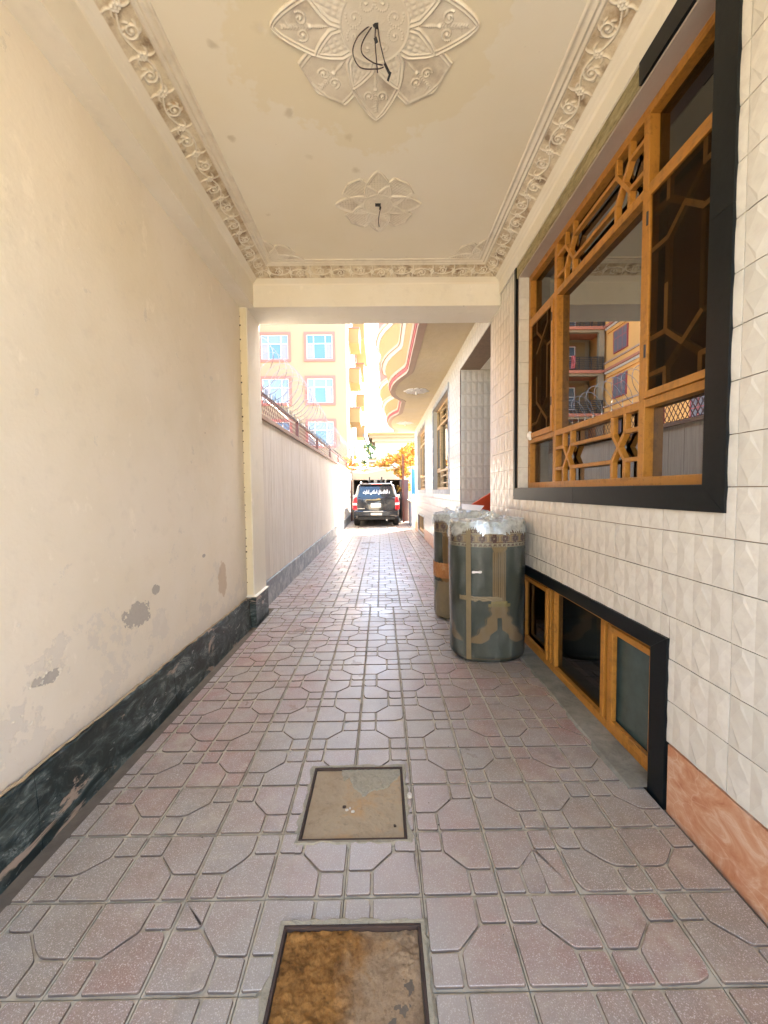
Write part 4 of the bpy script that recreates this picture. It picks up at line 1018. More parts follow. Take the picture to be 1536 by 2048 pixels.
box('reveal_slab', 'blackside', XR + .016, XR + .10, y0 - .013, y0 + .002, .001, z1 - .004, house); box('soffit_slab', 'blackside', XR + .016, XR + .10, y0, y1, z1 - .003, z1 + .012, house)
for op in BAS[1:]:
    basement(op, 'woodfar', False); frame_strips(house, *op, .09, XR - .010, 'greymarble', name='stone_strip', wz=.07)
# ---- entrance recess
XD = 3.0
MB().box(XR + .011, XD, DOOR[1], DOOR[1] + .2, -.1, 4.0).o('recess_wall', 'mortar', house)
MB().box(XR + .34, XD, DOOR[0] - .2, DOOR[0], -.1, 4.0).o('recess_wall', 'mortar', house)
MB().box(XD, XD + .2, DOOR[0], DOOR[1], -.1, 4.0).o('recess_back', 'cream2', house)
MB().box(XR + .34, XD, DOOR[0], DOOR[1], 3.57, 3.9).o('recess_ceiling', 'plaster2', house)
for k in range(17):
    for j in range(4):
        z, x = 3.57 - (k + 1) * TH, XR + .012 + j * .39
        b = MB()
        for q in range(4):
            a, c = x + .0015 + q * .0968, x + .0015 + (q + 1) * .0968; m_ = (a + c) / 2; yy = DOOR[1] - .003; zz0, zz1 = z + .0012, z + TH - .0012; dz = TH * .27
            b.add([(a, yy, zz0), (c, yy, zz0), (c, yy, zz1), (a, yy, zz1), (m_, yy - .005, zz0 + dz), (m_, yy - .005, zz1 - dz)], [(0, 1, 4), (1, 2, 5, 4), (2, 3, 5), (3, 0, 4, 5)])
        b.o('recess_tile', 'walltile', house, loc=(x, DOOR[1], z))
# stairs inside the recess with the red sloping parapet
st = MB()
for k in range(8): st.box(1.62 + k * .0, 2.9, DOOR[0] + .05 + k * .2, DOOR[1] - .02, k * .16, (k + 1) * .16)
st.o('steps', 'greymarble', house)
mesh('stair_parapet', [(1.315, 5.95, .0), (1.315, 5.95, 1.33), (2.3, 5.95, 1.92), (2.3, 5.95, 0), (1.315, 6.02, .0), (1.315, 6.02, 1.33), (2.3, 6.02, 1.92), (2.3, 6.02, 0)],
     [(0, 3, 2, 1), (4, 5, 6, 7), (1, 2, 6, 5), (0, 1, 5, 4), (2, 3, 7, 6), (0, 4, 7, 3)], 'redsheet', house)
# ---- curved balcony
bk = [(5.22, .56), (8.25, .56), (8.45, .54), (8.7, .46), (8.96, .375), (9.25, .305), (9.6, .262), (10.0, .248), (10.4, .28), (10.7, .375), (10.92, .49), (11.1, .565), (12.75, .565), (12.95, .53), (13.2, .43), (13.6, .33), (14.1, .275), (14.7, .262), (15.2, .29), (15.7, .37), (16.1, .48), (16.4, .57), (17.2, .57)]
ky = np.array([p[0] for p in bk]); kx = np.array([p[1] for p in bk]); yy_ = np.unique(np.concatenate([np.linspace(5.22, 17.2, 120), ky])); xx_ = np.interp(yy_, ky, kx)
def layer(name, z0, z1, o0, o1, m, parent=house, lim=(5.22, 17.2), thick=.12):
    def off(o_):
        tx = np.gradient(xx_, yy_); nn = 1 / np.sqrt(1 + tx ** 2); dev = (.565 - xx_) / .32
        return xx_ - o_ * (1 + .25 * dev), yy_ + o_ * tx * .5
    xa_, ya_ = off(o0); xb_, yb_ = off(o1); n = len(xx_); vs = []
    for i in range(n): vs += [(xa_[i], ya_[i], z0), (xb_[i], yb_[i], z1), (xb_[i] + thick, yb_[i], z1), (xa_[i] + thick, ya_[i], z0)]
    fs = []
    for i in range(n - 1):
        k = 4 * i; fs += [(k, k + 1, k + 5, k + 4), (k + 1, k + 2, k + 6, k + 5), (k + 2, k + 3, k + 7, k + 6), (k + 3, k, k + 4, k + 7)]
    fs += [(3, 2, 1, 0), (4 * n - 4, 4 * n - 3, 4 * n - 2, 4 * n - 1)]
    return mesh(name, vs, fs, m, parent)
# soffit
vs = []; n = len(xx_)
for i in range(n): vs += [(xx_[i] + .02, yy_[i], 3.902), (XR + .35, yy_[i], 3.902), (xx_[i] + .02, yy_[i], 4.0), (XR + .35, yy_[i], 4.0)]
fs = []
for i in range(n - 1): k = 4 * i; fs += [(k, k + 4, k + 5, k + 1), (k + 2, k + 3, k + 7, k + 6), (k, k + 2, k + 6, k + 4)]
mesh('balcony_soffit', vs, fs, 'stucco', house)
layer('edge_band', 3.895, 3.945, 0, .005, 'paleband'); layer('maroon_band', 3.945, 4.01, .018, .022, 'maroon'); layer('lip_moulding', 4.01, 4.06, .035, .055, 'paleband')
layer('fascia', 4.06, 4.38, .03, .09, 'yellow'); layer('moulding', 4.38, 4.43, .10, .15, 'mould'); layer('moulding', 4.43, 4.48, .17, .18, 'paleband')
layer('fascia', 4.48, 4.90, .14, .20, 'yellow'); layer('moulding', 4.90, 4.96, .22, .25, 'mould'); layer('moulding', 4.96, 5.02, .27, .28, 'paleband')
layer('parapet', 5.02, 5.80, .22, .22, 'pink'); layer('moulding', 5.80, 5.90, .26, .28, 'mould')
# raised diamond strips on the coral parapet, near run
b = MB(); y = 5.3
while y < 8.3:
    for s_ in (1, -1): b.bar((.56 - .225, y, 5.06 if s_ > 0 else 5.76), (.56 - .225, y + .45, 5.76 if s_ > 0 else 5.06), .03, .03, (1, 0, 0))
    y += .15
b.o('parapet_lattice', 'cream2', house, kind='stuff')
# soffit medallions with bulb holders
for (mx, my) in ((.86, 9.95), (.86, 14.6)):
    X, Y, H = rosette_field(.30, 90, False); idx = np.arange(90 * 90).reshape(90, 90); hh = H.ravel()
    vs = np.stack([X + mx, Y + my, 3.9 - H * 1.8 + (H < 1e-5) * .004], -1).reshape(-1, 3); f = np.stack([idx[:-1, :-1], idx[:-1, 1:], idx[1:, 1:], idx[1:, :-1]], -1).reshape(-1, 4); f = f[(hh[f] > 1e-5).any(1)]
    mo = mesh('soffit_medallion', vs.tolist(), f.tolist(), 'white', house, smooth=True)
    MB().lathe((mx, my, 3.80), [(.001, 0), (.022, .01), (.028, .03), (.018, .06), (.018, .09)], 12).o('bulb_holder', 'white', house)

# ================================================================== CARPET ROLLS
def carpet_color(u, z, H, hue):
    """u metres round the roll from the motif axis, z height"""
    g1 = np.array((.058, .066, .052)); mar = np.array((.115, .050, .040)); tan = np.array((.34, .22, .10)); cre = np.array((.42, .35, .23)); gold = np.array((.27, .20, .07)); dk = np.array((.04, .045, .04))
    c = g1.copy(); zt = H - z
    per = .205
    if zt < .035: c = g1 * 1.1
    elif zt < .20:
        c = mar.copy()
        if zt < .042 or abs(zt - .083) < .0035 or abs(zt - .170) < .0035 or abs(zt - .197) < .003: c = cre.copy()
        elif zt < .083 or zt > .170:
            m = ((u / .042) % 1) - .5; zz_ = (zt - (.062 if zt < .1 else .184)) / .012
            if m * m * 5 + zz_ * zz_ * .5 < .35: c = cre * .85
            elif abs(m) > .44 and zz_ > 0: c = cre * .7
        else:
            m = (((u + .05) / (per / 2)) % 1) - .5; q = (zt - .127) / .036
            if (int(math.floor((u + .05) / (per / 2))) % 2) == 0 or True:
                w_ = .13 + .17 * (abs(q) > .62); 
                if abs(m) < w_ and abs(q) < .92: c = tan * 1.05
                elif abs(abs(m) - w_ - .06) < .022 and abs(q) < 1.0: c = cre * .75
                if abs(abs(m) - .5) < .03 and abs(q) < .14: c = cre
                if abs(abs(m) - .40) < .012 and abs(q) > .3 and abs(q) < .8: c = mar * .55
    else:
        uu = abs(u); a = zt - .20
        if a < .045:       # capital
            if uu < .072 - a * .45: c = tan * (1.0 if int(a / .007) % 2 else .62)
        elif a < .48:      # fluted shaft
            if uu < .060:
                k = int((uu + .004) / .009) % 2; c = (tan * (1.0 if uu < .012 else .80) if k == 0 else tan * .48)
                if .052 < uu: c = tan * .9
                if k and int(z / .012) % 2: c = c * .85
        elif a < .50:
            if uu < .075: c = gold * 1.2
        elif a < .53:
            if uu < .10: c = gold
        # swag arch below
        if a >= .53 and a < .86:
            t = a - .53
            cen = .018 + .20 * (t / .33) ** 1.9; wv = .050 + .012 * math.sin(t * 70) + .02 * (t / .33)
            if abs(uu - cen) < wv and not (uu < .02 and t > .10) : c = tan * .78
            if abs(uu - cen + wv + .008) < .0 or abs(uu - (cen + wv + .012)) < .0035: c = tan * .6
        if z < .05 and (abs(z - .035) < .003): c = tan * .45
    if uu_far(u): c = g1
    return c * hue
def uu_far(u): return False
def roll(name, cx_, cy2, rx_, ry_, H, label, seam, lean, axis_u, hue, cardboard):
    root = empty(name, (cx_, cy2, 0), label=label, cat='carpet roll')
    n = 420; m = 300; per_u = []; pts = []
    for i in range(n):
        t = 2 * math.pi * i / n; c, s_ = math.cos(t), math.sin(t); e = 2.35
        pts.append((rx_ * (abs(c) ** (2 / e)) * (1 if c > 0 else -1), ry_ * (abs(s_) ** (2 / e)) * (1 if s_ > 0 else -1)))
    L = [0]
    for i in range(1, n): L.append(L[-1] + math.dist(pts[i], pts[i - 1]))
    i0 = min(range(n), key=lambda i: abs(2 * math.pi * i / n - axis_u)); Ltot = L[-1] + math.dist(pts[0], pts[-1])
    vs = []; col = []
    rim = [1 - .10 * (max(0, .05 - z_) / .05) ** 2 for z_ in [H * j / m for j in range(m + 1)]]
    for j in range(m + 1):
        z_ = H * j / m; k = 1 - .09 * max(0, (.06 - z_) / .06) ** 2 - .02 * max(0, (z_ - H + .02) / .02) ** 2
        k *= 1 + .006 * math.sin(z_ * 5 + cx_ * 3)
        for i in range(n):
            x, y = pts[i]; w_ = 1 + .030 * mnoise.noise(Vector((x * 3.5 + cx_, y * 3.5 + cy2, z_ * 1.6))) + .008 * mnoise.noise(Vector((x * 9, y * 9, z_ * 14)))
            vs.append((cx_ + x * k * w_ + lean[0] * z_, cy2 + y * k * w_ + lean[1] * z_, z_ + .002))
            u = L[i] - L[i0]; u = (u + Ltot / 2) % Ltot - Ltot / 2; P_ = .62; u2 = (u + P_ / 2) % P_ - P_ / 2
            col.append((*(carpet_color(u2, z_, H, hue)), 1))
    fs = [(j * n + i, j * n + (i + 1) % n, (j + 1) * n + (i + 1) % n, (j + 1) * n + i) for j in range(m) for i in range(n)]
    fs.append(tuple(reversed(range(n)))); fs.append(tuple(m * n + i for i in range(n)))
    o = mesh('carpet', vs, fs, 'carpet', root, smooth=True)
    ca = o.data.color_attributes.new('print', 'FLOAT_COLOR', 'POINT'); ca.data.foreach_set('color', np.array(col, np.float32).ravel())
    # spiral of layers on the top end
    sp_ = MB(); pp = []
    for i in range(420):
        t = i / 420; a = t * 2 * math.pi * 9; k = .06 + .93 * t; c, s_ = math.cos(a), math.sin(a); e = 2.2
        pp.append((cx_ + lean[0] * H + rx_ * k * (abs(c) ** (2 / e)) * (1 if c > 0 else -1), cy2 + lean[1] * H + ry_ * k * (abs(s_) ** (2 / e)) * (1 if s_ > 0 else -1), H + .004))
    sp_.tube(pp, .007, 5).o('rolled_edge', 'mould', root)
    # clear film round the body, slightly proud
    vs = []; nn, mm_ = 120, 60; r = random.Random(int(cx_ * 100 + cy2))
    for j in range(mm_ + 1):
        z_ = .004 + (H + .01) * j / mm_; k = 1 - .09 * max(0, (.06 - z_) / .06) ** 2
        for i in range(nn):
            t = 2 * math.pi * i / nn; c, s_ = math.cos(t), math.sin(t); e = 2.35; x = rx_ * (abs(c) ** (2 / e)) * (1 if c > 0 else -1); y = ry_ * (abs(s_) ** (2 / e)) * (1 if s_ > 0 else -1)
            q = k * (1 + .030 * mnoise.noise(Vector((x * 3.5 + cx_, y * 3.5 + cy2, z_ * 1.6)))) + .022 + .012 * abs(mnoise.noise(Vector((t * 3.2, z_ * 1.2 + cx_, 0)))) + .004 * mnoise.noise(Vector((t * 12, z_ * 9, 3)))
            vs.append((cx_ + x * q + lean[0] * z_, cy2 + y * q + lean[1] * z_, z_))
    mesh('clear_film', vs, [(j * nn + i, j * nn + (i + 1) % nn, (j + 1) * nn + (i + 1) % nn, (j + 1) * nn + i) for j in range(mm_) for i in range(nn)], 'wrap', root, smooth=True)
    # crumpled plastic over the top
    G_ = 90; vs = []; idx = {}; r = random.Random(int(cy2 * 50))
    for j in range(G_):
        for i in range(G_):
            x, y = (i / (G_ - 1) * 2 - 1) * 1.2, (j / (G_ - 1) * 2 - 1) * 1.2; rr = (abs(x) ** 2.35 + abs(y) ** 2.35) ** (1 / 2.35)
            wq = mnoise.noise_vector(Vector((x * 1.5, y * 1.5, cy2))); nz = 1.1 * abs(mnoise.noise(Vector((x * 2.2 + wq.x * 1.5 + cx_, y * 4.5 + wq.y * 2, cy2)))) + .5 * abs(mnoise.noise(Vector((x * 8 + wq.y * 3, y * 5, cy2)))) + .2 * mnoise.noise(Vector((x * 17, y * 15, cy2)))
            edge = 1.05 + .10 * mnoise.noise(Vector((math.atan2(y, x) * 2.2, 3, cy2)))
            if rr > edge: continue
            drop = max(0, rr - .96) * 1.1
            fluff = .050 * max(0, mnoise.noise(Vector((x * 1.8, y * 1.8, 7 + cx_)))) + .03 * max(0, x)
            idx[(i, j)] = len(vs); vs.append((cx_ + lean[0] * H + x * rx_ * 1.04, cy2 + lean[1] * H + y * ry_ * 1.04, H + .012 + .032 * nz + fluff * .6 - drop * (1 + .5 * nz)))
    fs = [(idx[(i, j)], idx[(i + 1, j)], idx[(i + 1, j + 1)], idx[(i, j + 1)]) for j in range(G_ - 1) for i in range(G_ - 1) if all(q in idx for q in ((i, j), (i + 1, j), (i + 1, j + 1), (i, j + 1)))]
    mesh('crumpled_plastic', vs, fs, 'plastic', root)
    # loose flaps standing up
    for q in range(7):
        a = r.uniform(0, 6.28); bx_, by_ = cx_ + rx_ * r.uniform(.2, .95) * math.cos(a), cy2 + ry_ * r.uniform(.3, .95) * math.sin(a); w_, h_ = r.uniform(.08, .2), r.uniform(.03, .10); dx, dy = math.cos(a + 1.4), math.sin(a + 1.4)
        vs = []; N = 9
        for jj in range(5):
            for ii in range(N):
                s_ = ii / (N - 1) - .5; k = jj / 4; rg2 = mnoise.noise(Vector((ii * .7, jj * .9, q * 3.1 + cx_)))
                vs.append((bx_ + dx * s_ * w_ + .03 * rg2, by_ + dy * s_ * w_ + .02 * rg2 + .02 * k, H + .01 + h_ * k * (1 + .6 * rg2) * (1 - 1.2 * s_ * s_)))
        mesh('plastic_flap', vs, [(jj * N + ii, jj * N + ii + 1, (jj + 1) * N + ii + 1, (jj + 1) * N + ii) for jj in range(4) for ii in range(N - 1)], 'plastic', root)
    # seam strip down the front left
    if seam is not None:
        t = seam; c, s_ = math.cos(t), math.sin(t); e = 2.35; x = rx_ * (abs(c) ** (2 / e)) * (1 if c > 0 else -1); y = ry_ * (abs(s_) ** (2 / e)) * (1 if s_ > 0 else -1)
        tx, ty = -s_, c * .8; l_ = math.hypot(tx, ty); tx /= l_; ty /= l_; nx_, ny_ = c, s_
        vs = []
        for k in range(13):
            z_ = .03 + (H - .06) * k / 12; q = 1.022
            for sg in (-.022, .022): vs.append((cx_ + x * q + tx * sg + nx_ * .006 + lean[0] * z_, cy2 + y * q + ty * sg + ny_ * .006 + lean[1] * z_, z_))
        mesh('edge_binding', vs, [(2 * k, 2 * k + 1, 2 * k + 3, 2 * k + 2) for k in range(12)], 'tape', root)
    return root, pts
roll1, pts1 = roll('carpet_roll', .985, 3.85, .335, .275, 1.235, 'nearer grey-green patterned carpet roll standing upright under crumpled plastic', 1.5 * math.pi - .62, (-.005, .0), 1.5 * math.pi + .10, 1.0, False)
# torn plastic and a white scrap on its front
vs = []
for k in range(14):
    t = 2 * math.pi * k / 14; vs.append((.822 + .045 * math.cos(t), 3.545 - .004 * math.sin(t * 3), .825 + .012 * math.sin(t) + .006 * math.sin(3 * t)))
mesh('torn_scrap', vs, [tuple(range(14))], 'white', roll1)
roll2, pts2 = roll('carpet_roll', .985, 5.02, .335, .27, 1.24, 'farther carpet roll standing upright with a torn brown cardboard band', None, (-.012, .0), 1.5 * math.pi - .62, np.array((1.25, 1.05, .8)), True)
def band(root, cx_, cy2, rx_, ry_, z0, z1, m, a0, a1, nm, q0=1.03, seed=1, lean=(-.012, 0)):
    N = 60; vs = []; r = random.Random(seed)
    for jj in range(9):
        for i in range(N + 1):
            t = a0 + (a1 - a0) * i / N; c, s_ = math.cos(t), math.sin(t); e = 2.35; x = rx_ * (abs(c) ** (2 / e)) * (1 if c > 0 else -1); y = ry_ * (abs(s_) ** (2 / e)) * (1 if s_ > 0 else -1)
            k = jj / 8; ed = .014 * mnoise.noise(Vector((t * 9, seed, k * 2))); z_ = z0 + (z1 - z0) * k + ed; q = q0 + .02 * abs(mnoise.noise(Vector((t * 5, k * 3, seed + 4))))
            vs.append((cx_ + x * q + lean[0] * z_, cy2 + y * q + lean[1] * z_, z_))
    return mesh(nm, vs, [(jj * (N + 1) + i, jj * (N + 1) + i + 1, (jj + 1) * (N + 1) + i + 1, (jj + 1) * (N + 1) + i) for jj in range(8) for i in range(N)], m, root)
band(roll2, .985, 5.02, .335, .27, .50, .68, 'cardboard', math.pi * .85, math.pi * 2.1, 'cardboard_band')
band(roll2, .985, 5.02, .335, .27, .03, .46, 'tape', math.pi * 1.05, math.pi * 1.45, 'tape_wrap', 1.02, 3)
band(roll1, .985, 3.85, .335, .275, .56, .60, 'tape', math.pi * 1.20, math.pi * 1.55, 'tape_wrap', 1.024, 5, (-.005, 0))
# grey sheet of paper on the farther roll
mesh('paper_sheet', [(.95, 4.86, 1.31), (1.15, 4.80, 1.29), (1.25, 5.0, 1.345), (.98, 5.06, 1.37), (1.08, 4.93, 1.35)], [(0, 1, 4), (1, 2, 4), (2, 3, 4), (3, 0, 4)], 'white', label='pale paper sheet lying on the wrapped top of the farther carpet roll', cat='paper')

# ================================================================== COMPOUND WALL, LATTICE, RAZOR WIRE
cw = empty('compound_wall', (-1.7, 13, 0), label='streaked concrete boundary wall running along the drive towards the parked vehicle', cat='wall')
MB().box(-1.80, -1.578, YB1 + .011, 22.6, -.1, 2.50).o('concrete_face', 'concrete_wall', cw)
y = YB1 + .03
# cast concrete panels with proud joints
pw = .345
k = 0
while y < 21.9:
    y2 = min(y + pw, 22.5); MB().box(-1.59, -1.568 - (.0015 if k % 2 else 0), y + .004, y2 - .004, .34, 2.44).o('wall_panel', 'concrete_wall', cw, loc=(-1.57, y, .3)); y = y2; k += 1
for i in range(6):
    a = YB1 + .02 + i * 2.9; MB().box(-1.60, -1.54, a, min(a + 2.893, 22.5), 2.50, 2.56).o('coping_slab', 'paleband', cw, loc=(-1.57, a, 2.5), bevel=.004)
    MB().box(-1.60, -1.545, a, min(a + 2.893, 22.5), -.08, .335).o('skirting_slab', 'greymarble', cw, loc=(-1.57, a, 0), bevel=.003)
lf = empty('lattice_fence', (-1.62, 12, 2.56), label='rust red steel lattice fence standing on the concrete boundary wall', cat='fence')
FZ0, FZ1 = 2.565, 2.90; FX = -1.62
MB().box(FX - .02, FX + .02, 5.25, 19.6, FZ1 - .03, FZ1).o('top_rail', 'redsteel', lf); MB().box(FX - .02, FX + .02, 5.25, 19.6, FZ0, FZ0 + .02).o('bottom_rail', 'redsteel', lf)
posts = [5.3, 8.1, 10.6, 13.2, 15.7, 19.55]
for p in posts: box('post', 'redsteel', FX - .028, FX + .028, p - .028, p + .028, FZ0, FZ1 + .01, lf)
for q in range(2):
    b = MB(); y = posts[q] + .03
    while y < posts[q + 1] - .2:
        for s_ in (1, -1):
            a = (FX + .006 * s_, y, FZ0 + .01 if s_ > 0 else FZ1 - .02); c = (FX + .006 * s_, y + .21, FZ1 - .02 if s_ > 0 else FZ0 + .01); b.bar(a, c, .013, .005, (1, 0, 0))
        y += .10
    b.o('lattice', 'redsteel', lf, kind='stuff')
for q in range(2, 5):
    for kk in range(5): z_ = FZ0 + .055 + kk * .055; MB().box(FX - .006, FX + .006, posts[q] + .03, posts[q + 1] - .03, z_ - .012, z_ + .012).o('slat', 'redsteel', lf)
b = MB(); y = 5.3; r = random.Random(3)
while y < 17:
    b.bar((FX, y, FZ1), (FX + r.uniform(-.02, .02), y + r.uniform(-.03, .03), FZ1 + .09), .007, .007); y += .075
b.o('spikes', 'darkmetal', lf, kind='stuff')
rw = empty('razor_wire_coil', (-1.65, 12, 2.9), label='galvanised razor wire coil looping above the red lattice fence', cat='razor wire')
pts = []; N = 2600; r = random.Random(1)
for i in range(N):
    t = i / N; y = 5.42 + 14.1 * t; R_ = .40 - .02 * math.sin(y * 1.3); R_ *= 1 if y < 9 else .9; a = y * 2 * math.pi / .34
    pts.append((-1.66 + R_ * math.cos(a) * .8 + .03 * math.sin(y * 2), y + .16 * math.sin(a), 3.30 + R_ * math.sin(a) + .05 * math.sin(y * .9)))
MB().tube(pts, .0055, 3).o('wire_coil', 'galv', rw)
b = MB()
for i in range(0, N, 5):
    p = Vector(pts[i]); d = (Vector(pts[min(i + 1, N - 1)]) - p).normalized(); u = Vector((r.uniform(-1, 1), r.uniform(-1, 1), r.uniform(-1, 1))).normalized(); b.bar(p - u * .016, p + u * .016, .009, .002)
b.o('barbs', 'galv', rw, kind='stuff')

# ================================================================== APARTMENT BLOCK
apt = empty('apartment_block', (-7, 33, 0), label='tall cream apartment block with salmon framed windows behind the boundary wall', cat='apartment block')
AY, AX = 28., -2.24; AX0 = -12.0; ATOP = 21.
rows = [4.46 - 2.86, 4.46, 7.31, 10.18, 13.04, 15.9]
cols = [(-8.02, -5.93), (-5.0, -2.99)]
wins = [(a, c, z + .0, z + 1.90) for z in rows for (a, c) in cols]
bal = [(AX0 + .35, -9.55, z - .75, z + 1.75) for z in rows]
xa = sorted({AX0, AX} | {v for w in wins + bal for v in w[:2]}); za = sorted({0, ATOP} | {v for w in wins + bal for v in w[2:] if v > 0})
solid_grid(xa, [AY, AY + .3], za, lambda x, y, z: not any(w[0] < x < w[1] and w[2] < z < w[3] for w in wins + bal)).o('front_wall', 'cream', apt)
MB().box(AX0, AX - .001, AY + 2.0, AY + 34, 0, ATOP).o('core', 'cream', apt)
MB().box(AX - .3, AX, AY + .301, AY + 34, 0, ATOP).o('side_wall', 'cream', apt)
MB().box(AX0 - .02, AX + .35, AY - .35, AY + 34, ATOP, ATOP + .3).o('roof', 'terracotta', apt)
gl = ['paleglass', 'blueglass', 'greyglass']
def apt_window(parent, a, c, z0, z1, y, seed):
    r = random.Random(seed); f = MB(); t = .15
    for q in ((a - .02, c + .02, z0 - .02, z0 + t), (a - .02, c + .02, z1 - t, z1 + .02), (a - .02, a + t, z0 + t, z1 - t), (c - t, c + .02, z0 + t, z1 - t)): f.box(q[0], q[1], y - .06, y + .05, q[2], q[3])
    w = f.o('window', 'pink', parent, loc=(a, y, z0)); A, C, Z0, Z1 = a + t, c - t, z0 + t, z1 - t; x1, x2 = A + (C - A) * .27, A + (C - A) * .73; zm = Z0 + (Z1 - Z0) * .64
    s_ = MB(); b_ = .035
    for xx in (A + b_ / 2, x1, x2, C - b_ / 2): s_.box(xx - b_ / 2, xx + b_ / 2, y + .02, y + .07, Z0, Z1)
    for zz_ in (Z0 + b_ / 2, zm, Z1 - b_ / 2): s_.box(A, C, y + .022, y + .068, zz_ - b_ / 2, zz_ + b_ / 2)
    s_.o('sash', 'white', w)
    for (p, q) in ((A, x1), (x1, x2), (x2, C)):
        for (u, v) in ((Z0, zm), (zm, Z1)):
            m = 'greyglass' if (u == Z0 and (p == A or q == C)) else ('blueglass' if (u == Z0 and seed % 3 != 1) or seed % 5 == 2 else 'paleglass')
            mesh('pane', [(p, y + .06, u), (q, y + .06, u), (q, y + .06, v), (p, y + .06, v)], [(0, 1, 2, 3)], m, w)
    return w
for i, (a, c, z0, z1) in enumerate(wins):
    if 3 < z0 < 13: apt_window(apt, a, c, z0, z1, AY, i)
    else: MB().box(a, c, AY + .1, AY + .15, z0, z1).o('window', 'paleglass', apt)
def apt_balcony(parent, z, i):
    a, c = AX0 + .35, -9.55
    MB().box(a, c, AY + 1.95, AY + 1.99, z - .75, z + 1.75).o('balcony_back', 'yellow', parent)
    w = MB().box(-10.95, -9.6, AY + 1.85, AY + 1.94, z - .2, z + 1.5).o('window', 'maroon', parent, loc=(-10.3, AY + 1.9, z))
    s_ = MB()
    for xx in (-10.85, -10.25, -9.7): s_.box(xx - .03, xx + .03, AY + 1.80, AY + 1.86, z - .15, z + 1.42)
    for zz_ in (z - .13, z + .75, z + 1.4): s_.box(-10.85, -9.7, AY + 1.802, AY + 1.858, zz_ - .03, zz_ + .03)
    s_.o('sash', 'white', w); mesh('pane', [(-10.85, AY + 1.84, z - .15), (-9.7, AY + 1.84, z - .15), (-9.7, AY + 1.84, z + 1.42), (-10.85, AY + 1.84, z + 1.42)], [(0, 1, 2, 3)], 'paleglass', w)
    MB().box(AX0 - .15, -9.4, AY - .12, AY + 1.9, z - .95, z - .76).o('balcony_slab', 'terracotta', parent)
    rl = MB()
    for kk in range(7): rl.box(AX0 + .1, -9.45, AY - .09, AY - .06, z - .70 + kk * .125, z - .70 + kk * .125 + .055)
    for xx in (AX0 + .12, -11.1, -10.3, -9.5): rl.box(xx - .03, xx + .03, AY - .10, AY - .05, z - .76, z + .12)
    rl.o('railing', 'darkmetal', parent)
for i, z in enumerate(rows[1:5]): apt_balcony(apt, z, i)
cl = MB(); vs = [(-9.72 + .03 * math.sin(k), AY - .11 - .01 * math.cos(k * 2), 10.40 - .16 * j) for j in range(6) for k in range(5)]
vs = [(-10.0 + .09 * k, AY - .13 - .02 * math.sin(k * 2.1 + j), 10.36 - .17 * j) for j in range(6) for k in range(4)]
mesh('hanging_cloth', vs, [(j * 4 + k, j * 4 + k + 1, (j + 1) * 4 + k + 1, (j + 1) * 4 + k) for j in range(5) for k in range(3)], 'maroon', label='dark red cloth hung over a balcony railing of the apartment block', cat='cloth')
# side-wall openings and balconies
for st_ in range(4):
    zf = rows[1] + st_ * 2.86
    for yy in (28.9, 34.8, 37.6, 41.5, 45.5, 50):
        MB().box(AX - .02, AX + .05, yy, yy + 1.1, zf, zf + 1.75).o('window', 'pink', apt, loc=(AX, yy, zf)); o = mesh('pane', [(AX + .06, yy + .12, zf + .12), (AX + .06, yy + .98, zf + .12), (AX + .06, yy + .98, zf + 1.63), (AX + .06, yy + .12, zf + 1.63)], [(0, 1, 2, 3)], 'paleglass', apt)
    if st_ > 0:
        z = zf - .15
        for y0b in (30.6, 39.0):
            MB().box(AX, AX + .75, y0b, y0b + 2.6, z - .6, z + .42).o('side_balcony', 'yellow', apt, loc=(AX, y0b, z)); MB().box(AX, AX + .80, y0b - .05, y0b + 2.65, z + .42, z + .50).o('balcony_cap', 'pink', apt)
            for kk in range(8): MB().box(AX + .02, AX + .12, y0b - .01, y0b + .02, z + .6 + kk * .12, z + .65 + kk * .12).o('louvre', 'roofgrey', apt)
MB().box(AX, AX + .95, 36, 44, 14.5, 21.3).o('upper_bay', 'yellow', apt)
# the orange wing standing forward at its left end
wing = empty('orange_wing', (-15, 24, 0), label='orange corner building with stepped cornices beside the cream apartment block', cat='apartment building')
MB().box(-20, AX0 - .16, 14, AY + 6, 0, 19).o('walls', 'orange', wing)
for z in rows[1:5]:
    for (z0, z1, o_, m) in ((z - .95, z - .80, .32, 'terracotta'), (z - .80, z - .45, .20, 'orange'), (z - .45, z - .35, .28, 'paleband'), (z - 1.10, z - .95, .22, 'mould'), (z - 1.3, z - 1.1, .12, 'orange')):
        MB().box(-19.9, AX0 - .16 + o_, 13.9 + o_, AY - .15, z0, z1).o('cornice_band', m, wing)
    for yy in (25.6, 22.2, 18.8):
        w = MB().box(AX0 - .17, AX0 - .08, yy, yy + 1.5, z, z + 1.4).o('window', 'maroon', wing, loc=(AX0, yy, z))
        for kk in range(3):
            for jj in range(2): mesh('pane', [(AX0 - .07, yy + .07 + kk * .46, z + .06 + jj * .85), (AX0 - .07, yy + .47 + kk * .46, z + .06 + jj * .85), (AX0 - .07, yy + .47 + kk * .46, z + (.85 if jj == 0 else 1.34)), (AX0 - .07, yy + .07 + kk * .46, z + (.85 if jj == 0 else 1.34))], [(0, 1, 2, 3)], 'greyglass', w)

